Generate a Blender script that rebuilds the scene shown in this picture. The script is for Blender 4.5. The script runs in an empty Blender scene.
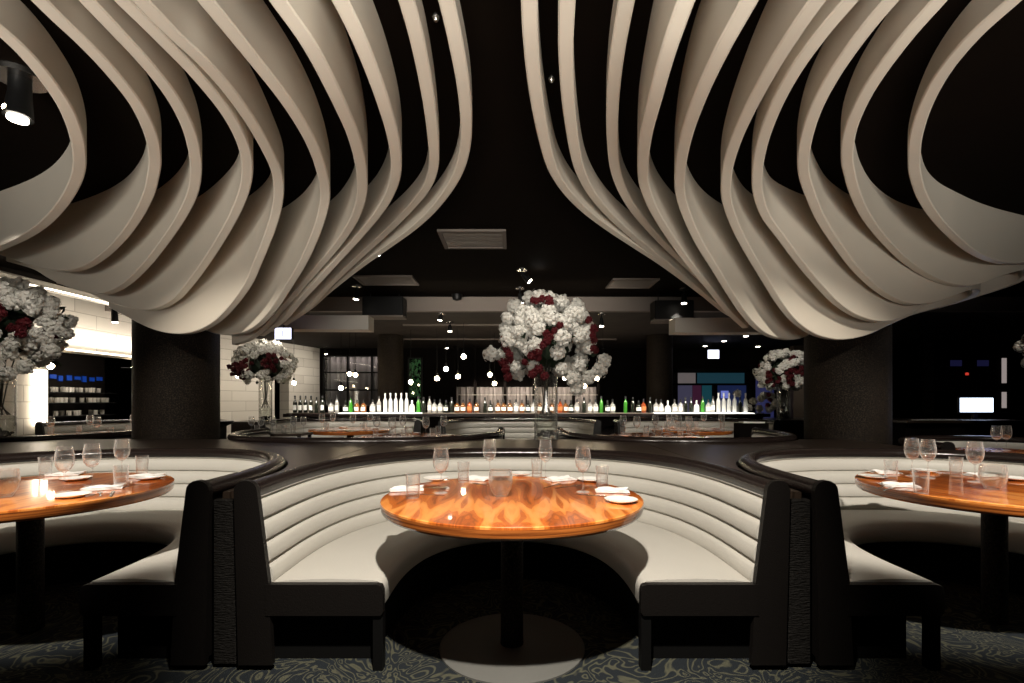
import bpy, math, random
from mathutils import Vector, Matrix, Euler
PI = math.pi
sc = bpy.context.scene
COL = sc.collection
random.seed(7)

# ------------------------------------------------------------------ camera, world, exposure
F = 506.0; HZ = 400.0; CX = 512.0; CH = 1.226
cam_d = bpy.data.cameras.new('camera'); cam = bpy.data.objects.new('camera', cam_d); COL.objects.link(cam)
cam.location = (0, 0, CH); cam.rotation_euler = (PI/2, 0, 0)
cam_d.sensor_width = 36.0; cam_d.lens = F/1024*36; cam_d.shift_y = (HZ-341.5)/1024
cam_d.clip_start = .05; cam_d.clip_end = 100
sc.camera = cam
w = bpy.data.worlds.new('world'); sc.world = w; w.use_nodes = True
w.node_tree.nodes['Background'].inputs[0].default_value = (.9, .8, .7, 1)
w.node_tree.nodes['Background'].inputs[1].default_value = .0012
sc.view_settings.view_transform = 'Standard'; sc.view_settings.look = 'None'
sc.view_settings.exposure = 0.0; sc.view_settings.gamma = 1.0; sc.view_settings.use_curve_mapping = False
try:
    sc.cycles.use_denoising = True; sc.cycles.max_bounces = 8; sc.cycles.transparent_max_bounces = 24
    sc.cycles.sample_clamp_indirect = 4; sc.cycles.caustics_reflective = False; sc.cycles.caustics_refractive = False
except Exception: pass

def lamp(kind, name, loc, target, power, color=(1, .87, .72), size=.1, angle=60, blend=.5, size_y=None, spread=None):
    d = bpy.data.lights.new(name, kind); d.energy = power; d.color = color
    if kind == 'SPOT': d.spot_size = math.radians(angle); d.spot_blend = blend; d.shadow_soft_size = size
    elif kind == 'AREA':
        d.size = size
        if size_y: d.shape = 'RECTANGLE'; d.size_y = size_y
        if spread: d.spread = math.radians(spread)
    else: d.shadow_soft_size = size
    o = bpy.data.objects.new(name, d); COL.objects.link(o); o.location = loc
    if target is not None:
        o.rotation_euler = (Vector(target)-Vector(loc)).to_track_quat('-Z', 'Y').to_euler()
    return o
WARM = (1, .91, .79)
SOFT = (1, .945, .86)
# narrow ceiling spots that light each front booth
lamp('SPOT', 'booth_spot_light', (0, .6, 2.9), (0, 2.85, .6), 760, WARM, .04, 62, .55)
for x in (-2.62, 2.62): lamp('SPOT', 'booth_spot_light', (x, .6, 2.9), (x, 4.0, .62), 780, WARM, .04, 54, .4)
lamp('SPOT', 'column_fill_spot', (6.6, 4.2, 2.5), (4.25, 6.1, 1.4), 55, WARM, .05, 30, .6)  # lamp added to bring out the column's speckled right side
lamp('SPOT', 'brown_wall_fill', (8.6, 12.8, 2.6), (8.7, 14.2, 1.3), 30, WARM, .1, 80, .6)  # wash lamp added to brighten the brown wall piece
lamp('POINT', 'fixture_spill', (.36, 6.85, 2.93), None, .5, (1, .95, .88), .03)
# fill lamps added near the viewpoint and on the ledge to brighten the fins
lamp('AREA', 'fin_fill_back', (0, -3.4, 1.2), (0, 3.4, 7.0), 420, SOFT, 5.0, size_y=.8, spread=84)
lamp('AREA', 'fin_fill_side', (-3.0, .2, .9), (-2.6, 2.6, 3.6), 8, SOFT, 1.8, size_y=.8, spread=80)
lamp('AREA', 'fin_fill_side', (3.0, .2, .9), (2.6, 2.6, 3.6), 8, SOFT, 1.8, size_y=.8, spread=80)
lamp('SPOT', 'fin_fill_ledge', (-.8, 4.55, .83), (-3.2, 4.9, 2.7), 14, SOFT, .12, 80, .8)  # added fill without a fixture, lifting the fins from the ledge
lamp('SPOT', 'fin_fill_ledge', (.8, 4.55, .83), (3.2, 4.9, 2.7), 14, SOFT, .12, 80, .8)
# spots over the rear booths, the vases, the rear walls, plus an added bar fill
for x, y, p in ((-1.6, 6.4, 90), (2.0, 6.4, 90), (-2.6, 8.7, 80), (.1, 8.9, 80), (2.7, 8.7, 80), (-5.2, 7.0, 60), (4.7, 5.2, 30)):
    lamp('SPOT', 'rear_booth_spot_light', (x, y-(.5 if y > 8 else 1.2), 2.7), (x, y+.2, .6), p*(1.6 if y > 8 else 2.3), WARM, .05, 60, .6)
lamp('SPOT', 'flower_spot_light', (.2, 3.6, 2.9), (.36, 5.39, 1.7), 90, (1, .93, .84), .05, 36, .6)
lamp('SPOT', 'flower_spot_light', (-4.0, 8.2, 2.9), (-4.97, 10.3, 1.7), 60, (1, .93, .84), .05, 36, .6)
lamp('SPOT', 'flower_spot_light', (4.6, 8.2, 2.7), (5.5, 10.2, 1.7), 80, (1, .93, .84), .05, 36, .6)
lamp('SPOT', 'flower_spot_light', (-3.9, 3.9, 2.6), (-5.4, 5.4, 1.7), 50, (1, .93, .84), .05, 40, .6)
lamp('SPOT', 'flower_spot_light', (5.2, 3.7, 2.6), (6.0, 5.4, 1.7), 60, (1, .93, .84), .05, 40, .6)
lamp('AREA', 'wall_wash_light', (-4.6, 12.2, 2.55), (-6.6, 12.2, 1.2), 38, WARM, 4.5, size_y=.3, spread=120)
lamp('AREA', 'wall_wash_light', (-5.4, 8.0, 2.3), (-7, 8.0, 1.9), 5, WARM, 3.0, size_y=.3, spread=120)
lamp('AREA', 'soffit_light', (0, 6.9, 2.5), (0, 8.7, 2.86), 11, WARM, 3.2, size_y=.2, spread=70)
lamp('AREA', 'bar_bottle_fill', (0, 9.1, 1.75), (0, 9.75, 1.05), 55, (1, .93, .82), 8.0, size_y=.15, spread=70)  # strip lamp added before the bottles to brighten them

# ------------------------------------------------------------------ materials
MATS = {}
def nt(name):
    m = bpy.data.materials.new(name); m.use_nodes = True
    t = m.node_tree; b = t.nodes['Principled BSDF']; MATS[name] = m
    return m, t, b
def N(t, kind, **kw):
    n = t.nodes.new(kind)
    for k, v in kw.items():
        if k in n.inputs: n.inputs[k].default_value = v
        else: setattr(n, k, v)
    return n
def mat(name, col, rough=.5, metal=0, spec=.5, bump=0, bscale=60, emis=None, es=0, coat=0, var=0):
    m, t, b = nt(name)
    b.inputs['Base Color'].default_value = (*col, 1); b.inputs['Roughness'].default_value = rough
    b.inputs['Metallic'].default_value = metal; b.inputs['Specular IOR Level'].default_value = spec
    b.inputs['Coat Weight'].default_value = coat
    if emis: b.inputs['Emission Color'].default_value = (*emis, 1); b.inputs['Emission Strength'].default_value = es
    tc = N(t, 'ShaderNodeTexCoord')
    if bump:
        n = N(t, 'ShaderNodeTexNoise', Scale=bscale, Detail=4.0); t.links.new(tc.outputs['Object'], n.inputs['Vector'])
        bu = N(t, 'ShaderNodeBump', Strength=bump, Distance=.01); t.links.new(n.outputs[0], bu.inputs['Height'])
        t.links.new(bu.outputs[0], b.inputs['Normal'])
    if var:
        n2 = N(t, 'ShaderNodeTexNoise', Scale=3.0, Detail=5.0); t.links.new(tc.outputs['Object'], n2.inputs['Vector'])
        mx = N(t, 'ShaderNodeMix', data_type='RGBA'); mx.inputs[6].default_value = (*[c*(1-var) for c in col], 1)
        mx.inputs[7].default_value = (*[min(1, c*(1+var)) for c in col], 1)
        t.links.new(n2.outputs[0], mx.inputs[0]); t.links.new(mx.outputs[2], b.inputs['Base Color'])
    return m
def glassy(name, tint=(1, 1, 1), ior=1.55, rough=.02, haze=0.0, hazecol=(1, 1, 1), edge=0.0):
    m = bpy.data.materials.new(name); m.use_nodes = True; t = m.node_tree; t.nodes.clear()
    out = N(t, 'ShaderNodeOutputMaterial'); tr = N(t, 'ShaderNodeBsdfTransparent'); tr.inputs[0].default_value = (*tint, 1)
    gl = N(t, 'ShaderNodeBsdfGlossy', Roughness=rough); lw = N(t, 'ShaderNodeLayerWeight', Blend=.5)
    pw = N(t, 'ShaderNodeMath', operation='POWER'); pw.inputs[1].default_value = 2.6; t.links.new(lw.outputs['Facing'], pw.inputs[0])
    mth = N(t, 'ShaderNodeMath', operation='MULTIPLY_ADD'); mth.inputs[1].default_value = .55; mth.inputs[2].default_value = .14*(ior-1)
    t.links.new(pw.outputs[0], mth.inputs[0])
    mx = N(t, 'ShaderNodeMixShader'); t.links.new(mth.outputs[0], mx.inputs[0])
    base = tr
    if haze:
        df = N(t, 'ShaderNodeBsdfTranslucent'); df.inputs[0].default_value = (*hazecol, 1)
        d2 = N(t, 'ShaderNodeBsdfDiffuse'); d2.inputs[0].default_value = (*hazecol, 1)
        md = N(t, 'ShaderNodeMixShader'); md.inputs[0].default_value = .5
        t.links.new(df.outputs[0], md.inputs[1]); t.links.new(d2.outputs[0], md.inputs[2])
        m2 = N(t, 'ShaderNodeMixShader'); hz = N(t, 'ShaderNodeMath', operation='MULTIPLY_ADD', use_clamp=True); hz.inputs[1].default_value = edge; hz.inputs[2].default_value = haze; t.links.new(pw.outputs[0], hz.inputs[0]); t.links.new(hz.outputs[0], m2.inputs[0])  # edge mixes in diffuse white at grazing angles, a painted rim brightness
        t.links.new(tr.outputs[0], m2.inputs[1]); t.links.new(md.outputs[0], m2.inputs[2]); base = m2
    t.links.new(base.outputs[0], mx.inputs[1]); t.links.new(gl.outputs[0], mx.inputs[2])
    t.links.new(mx.outputs[0], out.inputs[0]); return m

M_fin = mat('fin_paint', (.60, .55, .465), .38, spec=.4, bump=.05, bscale=9, var=.04)
M_cush = mat('grey_leather', (.46, .445, .405), .5, spec=.35, bump=.12, bscale=90, var=.05)
M_dark = mat('dark_leather', (.006, .005, .0045), .42, spec=.25, bump=.25, bscale=160)
M_rim = mat('dark_wood_rim', (.012, .008, .007), .22, spec=.5, bump=.15, bscale=70)
M_ledge = mat('dark_ledge_wood', (.025, .017, .012), .35, spec=.3, bump=.05, bscale=30, var=.2)
M_black = mat('black_metal', (.004, .004, .004), .45, spec=.15)
M_plinth = mat('black_plinth', (.003, .003, .003), .8, spec=.1)
M_ceil = mat('black_ceiling', (.0045, .003, .002), .9, spec=.02, bump=.1, bscale=15, var=.2)
M_soff = mat('grey_soffit', (.13, .11, .095), .7, spec=.2, var=.05)
M_white = mat('white_soffit', (.55, .52, .46), .6, spec=.3)
M_col = mat('dark_column_skin', (.007, .005, .004), .65, spec=.12, bump=.6, bscale=140)
def speckle(m):
    t = m.node_tree; b = t.nodes['Principled BSDF']; tc = N(t, 'ShaderNodeTexCoord'); n = N(t, 'ShaderNodeTexNoise', Scale=95.0, Detail=2.0)
    t.links.new(tc.outputs['Object'], n.inputs['Vector']); cr = N(t, 'ShaderNodeValToRGB'); t.links.new(n.outputs[0], cr.inputs[0]); e = cr.color_ramp.elements
    e[0].position = .48; e[0].color = (.006, .004, .003, 1); e[1].position = .68; e[1].color = (.035, .026, .017, 1); t.links.new(cr.outputs[0], b.inputs['Base Color'])
speckle(M_col)
M_dwall = mat('dark_wall', (.004, .003, .0025), .8, spec=.05, var=.3)
M_bwall = mat('brown_wall', (.10, .075, .055), .6, spec=.3, var=.15)
M_metal = mat('steel', (.6, .58, .55), .25, metal=1)
M_plate = mat('white_china', (.85, .84, .80), .15, spec=.5)
M_napkin = mat('white_linen', (.85, .84, .82), .9, spec=.1, bump=.3, bscale=200)
M_base = mat('grey_steel_base', (.12, .12, .112), .6, spec=.2, bump=.1, bscale=40, var=.1)
M_glass = glassy('clear_glass', haze=.03, hazecol=(1, 1, .97), edge=.85)
M_vase = glassy('vase_glass', (.98, .98, .97), 1.5, .02, .01, (1, 1, .96), .5)
M_water = glassy('water', (.92, .94, .92), 1.33, .02)
M_pane = glassy('window_glass', (.9, .92, .95), 1.4, .03)
M_petal = mat('white_petal', (.66, .64, .58), .7, spec=.2)
M_red = mat('dark_red_petal', (.065, .0015, .004), .6, spec=.3)
M_leaf = mat('dark_green_leaf', (.012, .022, .010), .6, spec=.3)
M_stem = mat('dark_stem', (.03, .03, .02), .6)
M_peb = mat('black_pebble', (.008, .008, .008), .25, spec=.6)
M_bulb = mat('glowing_bulb', (1, .9, .7), .3, emis=(1, .80, .52), es=45)
M_lens = mat('glowing_lens', (1, 1, 1), .3, emis=(1, .90, .74), es=22)
M_exit = mat('exit_sign_face', (.8, .8, 1), .4, emis=(.80, .82, 1), es=3.0)
M_exitg = mat('exit_sign_glyph', (.3, .3, .7), .4, emis=(.45, .45, 1), es=1.2)
M_screen = mat('screen_glow', (.8, .9, 1), .3, emis=(.75, .87, 1), es=4.0)
M_cove = mat('cove_lamp', (1, 1, 1), .4, emis=(1, .88, .70), es=5.0)
M_blue = mat('blue_neon', (0, .03, .2), .4, emis=(.03, .09, .8), es=.10)
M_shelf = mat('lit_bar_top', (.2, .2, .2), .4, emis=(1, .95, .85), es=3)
M_curt = mat('pale_curtain', (.24, .22, .21), .8, spec=.1, bump=.4, bscale=12)
M_gold = mat('amber_label', (.5, .2, .06), .5)
M_label = mat('pale_label', (.75, .73, .68), .6)
M_cap = mat('dark_cap', (.02, .02, .02), .4)
B_dark = mat('dark_bottle_glass', (.010, .012, .008), .1, spec=.7)
B_clear = glassy('clear_bottle_glass', (.95, .95, .93), 1.5, .05, .35, (.95, .93, .88))
B_white = glassy('frosted_bottle_glass', (1, 1, 1), 1.5, .2, .85, (.98, .98, .95))
B_green = glassy('green_bottle_glass', (.3, .8, .2), 1.5, .05, .45, (.14, .55, .08))
B_amber = glassy('amber_bottle_glass', (.85, .5, .2), 1.5, .05, .4, (.55, .25, .08))
B_orange = glassy('orange_bottle_glass', (.95, .35, .12), 1.5, .05, .5, (.65, .14, .04))
M_leafwall = mat('green_foliage', (.03, .09, .03), .7, emis=(.08, .22, .07), es=.25, var=.6)  # faint emission puts light into the leaf colour

def m_ribbed():
    m, t, b = nt('woven_panel'); b.inputs['Base Color'].default_value = (.010, .009, .008, 1)
    b.inputs['Roughness'].default_value = .6; b.inputs['Specular IOR Level'].default_value = .12
    tc = N(t, 'ShaderNodeTexCoord'); mp = N(t, 'ShaderNodeMapping'); mp.inputs['Scale'].default_value = (1, 1, 6)
    t.links.new(tc.outputs['Object'], mp.inputs[0])
    n = N(t, 'ShaderNodeTexNoise', Scale=34.0, Detail=3.0); t.links.new(mp.outputs[0], n.inputs['Vector'])
    bu = N(t, 'ShaderNodeBump', Strength=.9, Distance=.02); t.links.new(n.outputs[0], bu.inputs['Height'])
    t.links.new(bu.outputs[0], b.inputs['Normal']); return m
M_woven = m_ribbed()

def m_wood_top():
    m, t, b = nt('bookmatched_veneer'); L = t.links.new
    tc = N(t, 'ShaderNodeTexCoord'); sp = N(t, 'ShaderNodeSeparateXYZ'); L(tc.outputs['Object'], sp.inputs[0])
    def math_(op, a=None, bb=None, v=None):
        n = N(t, 'ShaderNodeMath', operation=op)
        if a is not None: L(a, n.inputs[0])
        if bb is not None: L(bb, n.inputs[1])
        if v is not None: n.inputs[1].default_value = v
        return n.outputs[0]
    pp = N(t, 'ShaderNodeMath', operation='PINGPONG'); L(sp.outputs[0], pp.inputs[0]); pp.inputs[1].default_value = .22
    ax = pp.outputs[0]                                     # mirrored leaves of veneer
    cb = N(t, 'ShaderNodeCombineXYZ'); L(ax, cb.inputs[0]); L(sp.outputs[1], cb.inputs[1])
    mp = N(t, 'ShaderNodeMapping'); mp.inputs['Scale'].default_value = (4.2, .85, 1); L(cb.outputs[0], mp.inputs[0])
    nz = N(t, 'ShaderNodeTexNoise', Scale=1.5, Detail=3.0, Distortion=.9); L(mp.outputs[0], nz.inputs['Vector'])
    s = math_('MULTIPLY', nz.outputs[0], v=5.5)
    pg = N(t, 'ShaderNodeMath', operation='PINGPONG'); L(s, pg.inputs[0]); pg.inputs[1].default_value = 1.0; fr = pg.outputs[0]
    fine = N(t, 'ShaderNodeTexNoise', Scale=40.0, Detail=3.0); L(mp.outputs[0], fine.inputs['Vector'])
    f2 = math_('MULTIPLY', fine.outputs[0], v=.22); tot0 = math_('ADD', fr, f2)
    ln = math_('MULTIPLY', nz.outputs[0], v=190.0); sn = math_('SINE', ln); sn2 = math_('MULTIPLY', sn, v=.07); tot = math_('SUBTRACT', tot0, sn2)
    cr = N(t, 'ShaderNodeValToRGB'); L(tot, cr.inputs[0]); e = cr.color_ramp.elements
    e[0].position = 0; e[0].color = (.22, .05, .010, 1); e[1].position = 1.0; e[1].color = (.92, .36, .09, 1)
    for p_, c_ in ((.14, (.36, .075, .012, 1)), (.42, (.72, .19, .024, 1)), (.60, (.50, .11, .016, 1)), (.78, (.86, .28, .050, 1))):
        k = e.new(p_); k.color = c_
    n3 = N(t, 'ShaderNodeTexNoise', Scale=1.3, Detail=1.0); L(cb.outputs[0], n3.inputs['Vector'])
    c3 = N(t, 'ShaderNodeValToRGB'); L(n3.outputs[0], c3.inputs[0]); c3.color_ramp.elements[0].position = .35
    c3.color_ramp.elements[0].color = (.42, .30, .22, 1); c3.color_ramp.elements[1].position = .55; c3.color_ramp.elements[1].color = (1, 1, 1, 1)
    mx = N(t, 'ShaderNodeMix', data_type='RGBA', blend_type='MULTIPLY'); mx.inputs[0].default_value = .8
    L(cr.outputs[0], mx.inputs[6]); L(c3.outputs[0], mx.inputs[7]); L(mx.outputs[2], b.inputs['Base Color'])
    b.inputs['Roughness'].default_value = .3; b.inputs['Coat Weight'].default_value = 1; b.inputs['Coat Roughness'].default_value = .04
    return m
M_veneer = m_wood_top()
def m_wood_edge():
    m, t, b = nt('banded_wood_edge'); L = t.links.new
    tc = N(t, 'ShaderNodeTexCoord'); mp = N(t, 'ShaderNodeMapping'); mp.inputs['Scale'].default_value = (1, 1, 45)
    L(tc.outputs['Object'], mp.inputs[0]); nz = N(t, 'ShaderNodeTexNoise', Scale=2.5, Detail=3.0); L(mp.outputs[0], nz.inputs['Vector'])
    cr = N(t, 'ShaderNodeValToRGB'); L(nz.outputs[0], cr.inputs[0]); e = cr.color_ramp.elements
    e[0].position = .33; e[0].color = (.10, .022, .006, 1); e[1].position = .62; e[1].color = (.50, .15, .03, 1)
    L(cr.outputs[0], b.inputs['Base Color']); b.inputs['Roughness'].default_value = .25; b.inputs['Coat Weight'].default_value = .7
    b.inputs['Coat Roughness'].default_value = .08
    return m
M_edge = m_wood_edge()
def m_carpet():
    m, t, b = nt('swirl_carpet'); L = t.links.new
    tc = N(t, 'ShaderNodeTexCoord'); nz = N(t, 'ShaderNodeTexNoise', Scale=2.6, Detail=2.0, Distortion=2.2); L(tc.outputs['Object'], nz.inputs['Vector'])
    ml = N(t, 'ShaderNodeMath', operation='MULTIPLY'); ml.inputs[1].default_value = 13; L(nz.outputs[0], ml.inputs[0])
    sn = N(t, 'ShaderNodeMath', operation='SINE'); ml2 = N(t, 'ShaderNodeMath', operation='MULTIPLY'); ml2.inputs[1].default_value = 6.28
    L(ml.outputs[0], ml2.inputs[0]); L(ml2.outputs[0], sn.inputs[0])
    cr = N(t, 'ShaderNodeValToRGB'); L(sn.outputs[0], cr.inputs[0]); e = cr.color_ramp.elements
    e[0].position = .25; e[0].color = (.018, .022, .026, 1); e[1].position = .98; e[1].color = (.085, .085, .06, 1)
    L(cr.outputs[0], b.inputs['Base Color']); b.inputs['Roughness'].default_value = .95; b.inputs['Specular IOR Level'].default_value = .1
    bn = N(t, 'ShaderNodeTexNoise', Scale=260.0); L(tc.outputs['Object'], bn.inputs['Vector'])
    bu = N(t, 'ShaderNodeBump', Strength=.6, Distance=.01); L(bn.outputs[0], bu.inputs['Height']); L(bu.outputs[0], b.inputs['Normal'])
    return m
M_carpet = m_carpet()
def m_block():
    m, t, b = nt('pale_stone_blocks'); L = t.links.new
    tc = N(t, 'ShaderNodeTexCoord'); sp = N(t, 'ShaderNodeSeparateXYZ'); L(tc.outputs['Object'], sp.inputs[0])
    cb = N(t, 'ShaderNodeCombineXYZ'); L(sp.outputs[1], cb.inputs[0]); L(sp.outputs[2], cb.inputs[1])
    br = N(t, 'ShaderNodeTexBrick', Scale=1.0); br.inputs['Color1'].default_value = (.60, .56, .49, 1); br.inputs['Color2'].default_value = (.50, .46, .40, 1)
    br.inputs['Mortar'].default_value = (.36, .33, .28, 1); br.inputs['Mortar Size'].default_value = .008
    br.inputs['Brick Width'].default_value = .85; br.inputs['Row Height'].default_value = .24; L(cb.outputs[0], br.inputs['Vector'])
    L(br.outputs[0], b.inputs['Base Color']); bu = N(t, 'ShaderNodeBump', Strength=.5, Distance=.02); bu.invert = True
    L(br.outputs['Fac'], bu.inputs['Height']); L(bu.outputs[0], b.inputs['Normal']); b.inputs['Roughness'].default_value = .6
    return m
M_block = m_block()

# ------------------------------------------------------------------ mesh helpers
class G:
    def __init__(s): s.v = []; s.f = []
    def add(s, v, f):
        o = len(s.v); s.v += [tuple(p) for p in v]; s.f += [tuple(i+o for i in q) for q in f]; return s
    def box(s, x0, x1, y0, y1, z0, z1, rot=0, bev=0):
        if bev:
            b = min(bev, (x1-x0)/2.01, (y1-y0)/2.01, (z1-z0)/2.01)
            v = []; idx = {}
            for ix, (X, sx) in enumerate(((x0, 1), (x1, -1))):
                for iy, (Y, sy) in enumerate(((y0, 1), (y1, -1))):
                    for iz, (Z, sz) in enumerate(((z0, 1), (z1, -1))):
                        idx[ix, iy, iz] = len(v)
                        v += [(X, Y+sy*b, Z+sz*b), (X+sx*b, Y, Z+sz*b), (X+sx*b, Y+sy*b, Z)]
            f = []
            q = lambda k, *c: [idx[a]+k for a in c]
            for ix in (0, 1): r = q(0, (ix,0,0), (ix,1,0), (ix,1,1), (ix,0,1)); f.append(r if ix else r[::-1])
            for iy in (0, 1): r = q(1, (0,iy,0), (1,iy,0), (1,iy,1), (0,iy,1)); f.append(r if not iy else r[::-1])
            for iz in (0, 1): r = q(2, (0,0,iz), (1,0,iz), (1,1,iz), (0,1,iz)); f.append(r if iz else r[::-1])
            for a in (0, 1):
                for c in (0, 1):
                    f.append([idx[a,c,0]+0, idx[a,c,1]+0, idx[a,c,1]+1, idx[a,c,0]+1])
                    f.append([idx[a,0,c]+0, idx[a,1,c]+0, idx[a,1,c]+2, idx[a,0,c]+2])
                    f.append([idx[0,a,c]+1, idx[1,a,c]+1, idx[1,a,c]+2, idx[0,a,c]+2])
            for k in idx.values(): f.append([k, k+1, k+2])
        else:
            v = [(x, y, z) for x in (x0, x1) for y in (y0, y1) for z in (z0, z1)]
            f = [(0,1,3,2), (4,6,7,5), (0,4,5,1), (2,3,7,6), (0,2,6,4), (1,5,7,3)]
        if rot:
            c, n = math.cos(rot), math.sin(rot); mx, my = (x0+x1)/2, (y0+y1)/2
            v = [(mx+(x-mx)*c-(y-my)*n, my+(x-mx)*n+(y-my)*c, z) for x, y, z in v]
        return s.add(v, f)
    def lathe(s, prof, n=24, x=0, y=0, z=0, closed=False):
        v = []; f = []; k = len(prof)
        for r, h in prof:
            for j in range(n):
                a = 2*PI*j/n; v.append((x+r*math.cos(a), y+r*math.sin(a), z+h))
        for i in range(k-1 if not closed else k):
            i2 = (i+1) % k
            for j in range(n): f.append((i*n+j, i*n+(j+1) % n, i2*n+(j+1) % n, i2*n+j))
        return s.add(v, f)
    def cyl(s, r, z0, z1, n=24, x=0, y=0, r2=None):
        r2 = r if r2 is None else r2
        return s.lathe([(0.0001, z0), (r, z0), (r2, z1), (0.0001, z1)], n, x, y)
    def tube(s, pts, r, n=8):
        pts = [Vector(p) for p in pts]; v = []; f = []
        for i, p in enumerate(pts):
            t = (pts[min(i+1, len(pts)-1)]-pts[max(i-1, 0)]).normalized()
            a = t.orthogonal().normalized() if i == 0 else (a-t*a.dot(t)).normalized()
            b = t.cross(a); rr = r[i] if isinstance(r, (list, tuple)) else r
            for j in range(n):
                q = 2*PI*j/n; v.append(p+a*math.cos(q)*rr+b*math.sin(q)*rr)
        for i in range(len(pts)-1):
            for j in range(n): f.append((i*n+j, i*n+(j+1) % n, (i+1)*n+(j+1) % n, (i+1)*n+j))
        f.append(tuple(range(n))[::-1]); f.append(tuple((len(pts)-1)*n+j for j in range(n)))
        return s.add(v, f)
    def prism(s, poly, axis, a0, a1):
        """poly of 2-D points extruded along axis 'x','y' or 'z'"""
        n = len(poly)
        def P(p, a): return (a, p[0], p[1]) if axis == 'x' else (p[0], a, p[1]) if axis == 'y' else (p[0], p[1], a)
        v = [P(p, a0) for p in poly]+[P(p, a1) for p in poly]
        f = [tuple(range(n)), tuple(range(2*n-1, n-1, -1))]+[(i, i+n, (i+1) % n+n, (i+1) % n) for i in range(n)]
        return s.add(v, f)
    def strip(s, rings, close_ring=True, caps=True):
        k = len(rings[0]); v = [p for r in rings for p in r]; f = []
        for i in range(len(rings)-1):
            for j in range(k if close_ring else k-1):
                j2 = (j+1) % k; f.append((i*k+j, i*k+j2, (i+1)*k+j2, (i+1)*k+j))
        if caps: f.append(tuple(range(k))[::-1]); f.append(tuple((len(rings)-1)*k+j for j in range(k)))
        return s.add(v, f)
    def blob(s, c, r, seed=0, n=6, jit=.15, sq=1):
        rnd = random.Random(seed); v = []; f = []
        for i in range(n+1):
            th = PI*i/n
            for j in range(2*n):
                ph = PI*j/n; rr = r*(1+rnd.uniform(-jit, jit)) if 0 < i < n else r
                v.append((c[0]+rr*math.sin(th)*math.cos(ph), c[1]+rr*math.sin(th)*math.sin(ph), c[2]+sq*rr*math.cos(th)))
        for i in range(n):
            for j in range(2*n): f.append((i*2*n+j, (i+1)*2*n+j, (i+1)*2*n+(j+1) % (2*n), i*2*n+(j+1) % (2*n)))
        return s.add(v, f)
    def mesh(s, name, m, smooth=True, angle=.6):
        me = bpy.data.meshes.new(name); me.from_pydata(s.v, [], s.f); me.materials.append(m); me.validate(); me.update()
        import bmesh
        bm = bmesh.new(); bm.from_mesh(me); bmesh.ops.recalc_face_normals(bm, faces=bm.faces); bm.to_mesh(me); bm.free()
        if smooth:
            me.polygons.foreach_set('use_smooth', [True]*len(me.polygons)); me.set_sharp_from_angle(angle=angle)
        return me
    def obj(s, name, m, parent=None, smooth=True, angle=.6, loc=None):
        o = bpy.data.objects.new(name, s.mesh(name, m, smooth, angle)); COL.objects.link(o)
        if parent is not None: o.parent = parent
        if loc: o.location = loc
        return o
def inst(name, me, parent=None, loc=(0, 0, 0), rot=(0, 0, 0), scale=1):
    o = bpy.data.objects.new(name, me); COL.objects.link(o); o.parent = parent
    o.location = loc; o.rotation_euler = rot; o.scale = (scale,)*3 if not hasattr(scale, '__len__') else scale
    return o
def thing(name, label, cat, loc=(0, 0, 0), rz=0, group=None):
    o = bpy.data.objects.new(name, None); COL.objects.link(o); o.empty_display_size = .1
    o.location = loc; o.rotation_euler = (0, 0, rz); tag(o, label, cat, group); return o
def tag(o, label, cat, group=None):
    o['label'] = label; o['category'] = cat
    if group: o['group'] = group
    return o
def struct(o): o['kind'] = 'structure'; return o
def kids(o): return list(o.children)
CH_ = {}
def copy_tree(o, parent=None):
    c = o.copy(); COL.objects.link(c)
    if parent is not None: c.parent = parent; c.matrix_parent_inverse = o.matrix_parent_inverse.copy()
    for k in kids(o): copy_tree(k, c)
    return c
def dup(root, loc, rz=0, label=None, group=None, scale=None):
    c = copy_tree(root); c.location = loc; c.rotation_euler = (0, 0, rz)
    if label: c['label'] = label
    if group: c['group'] = group
    if scale: c.scale = (scale,)*3
    return c
def at(px, py, z):                      # point of the place at height z seen at a pixel of the photograph
    Y = F*(CH-z)/(py-HZ); return Vector(((px-CX)/F*Y, Y, z))
def atY(px, py, Y): return Vector(((px-CX)/F*Y, Y, CH+(HZ-py)*Y/F))
ORD = ['first', 'second', 'third', 'fourth', 'fifth', 'sixth', 'seventh', 'eighth', 'ninth', 'tenth', 'eleventh', 'twelfth', 'thirteenth', 'fourteenth', 'fifteenth', 'sixteenth']

# ------------------------------------------------------------------ room shell
CZ = 3.0; CR = 2.756
g = G(); g.add([(-12, -5, 0), (12, -5, 0), (12, 19, 0), (-12, 19, 0)], [(0, 1, 2, 3)]); struct(g.obj('floor', M_carpet, smooth=False))
g = G(); g.box(-12, 12, -5, 8.7, CZ, CZ+.12); struct(g.obj('ceiling', M_ceil, smooth=False))
M_ceil2 = mat('brown_black_ceiling', (.03, .025, .022), .8, spec=.1, bump=.1, bscale=8, var=.4)
g = G(); g.box(-12, 12, 8.83, 19, CR, CR+.12); struct(g.obj('ceiling', M_ceil2, smooth=False))
g = G(); g.box(-12, 12, 8.7, 8.83, CR, CZ+.12); struct(g.obj('trim_1', M_soff, smooth=False))
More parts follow.
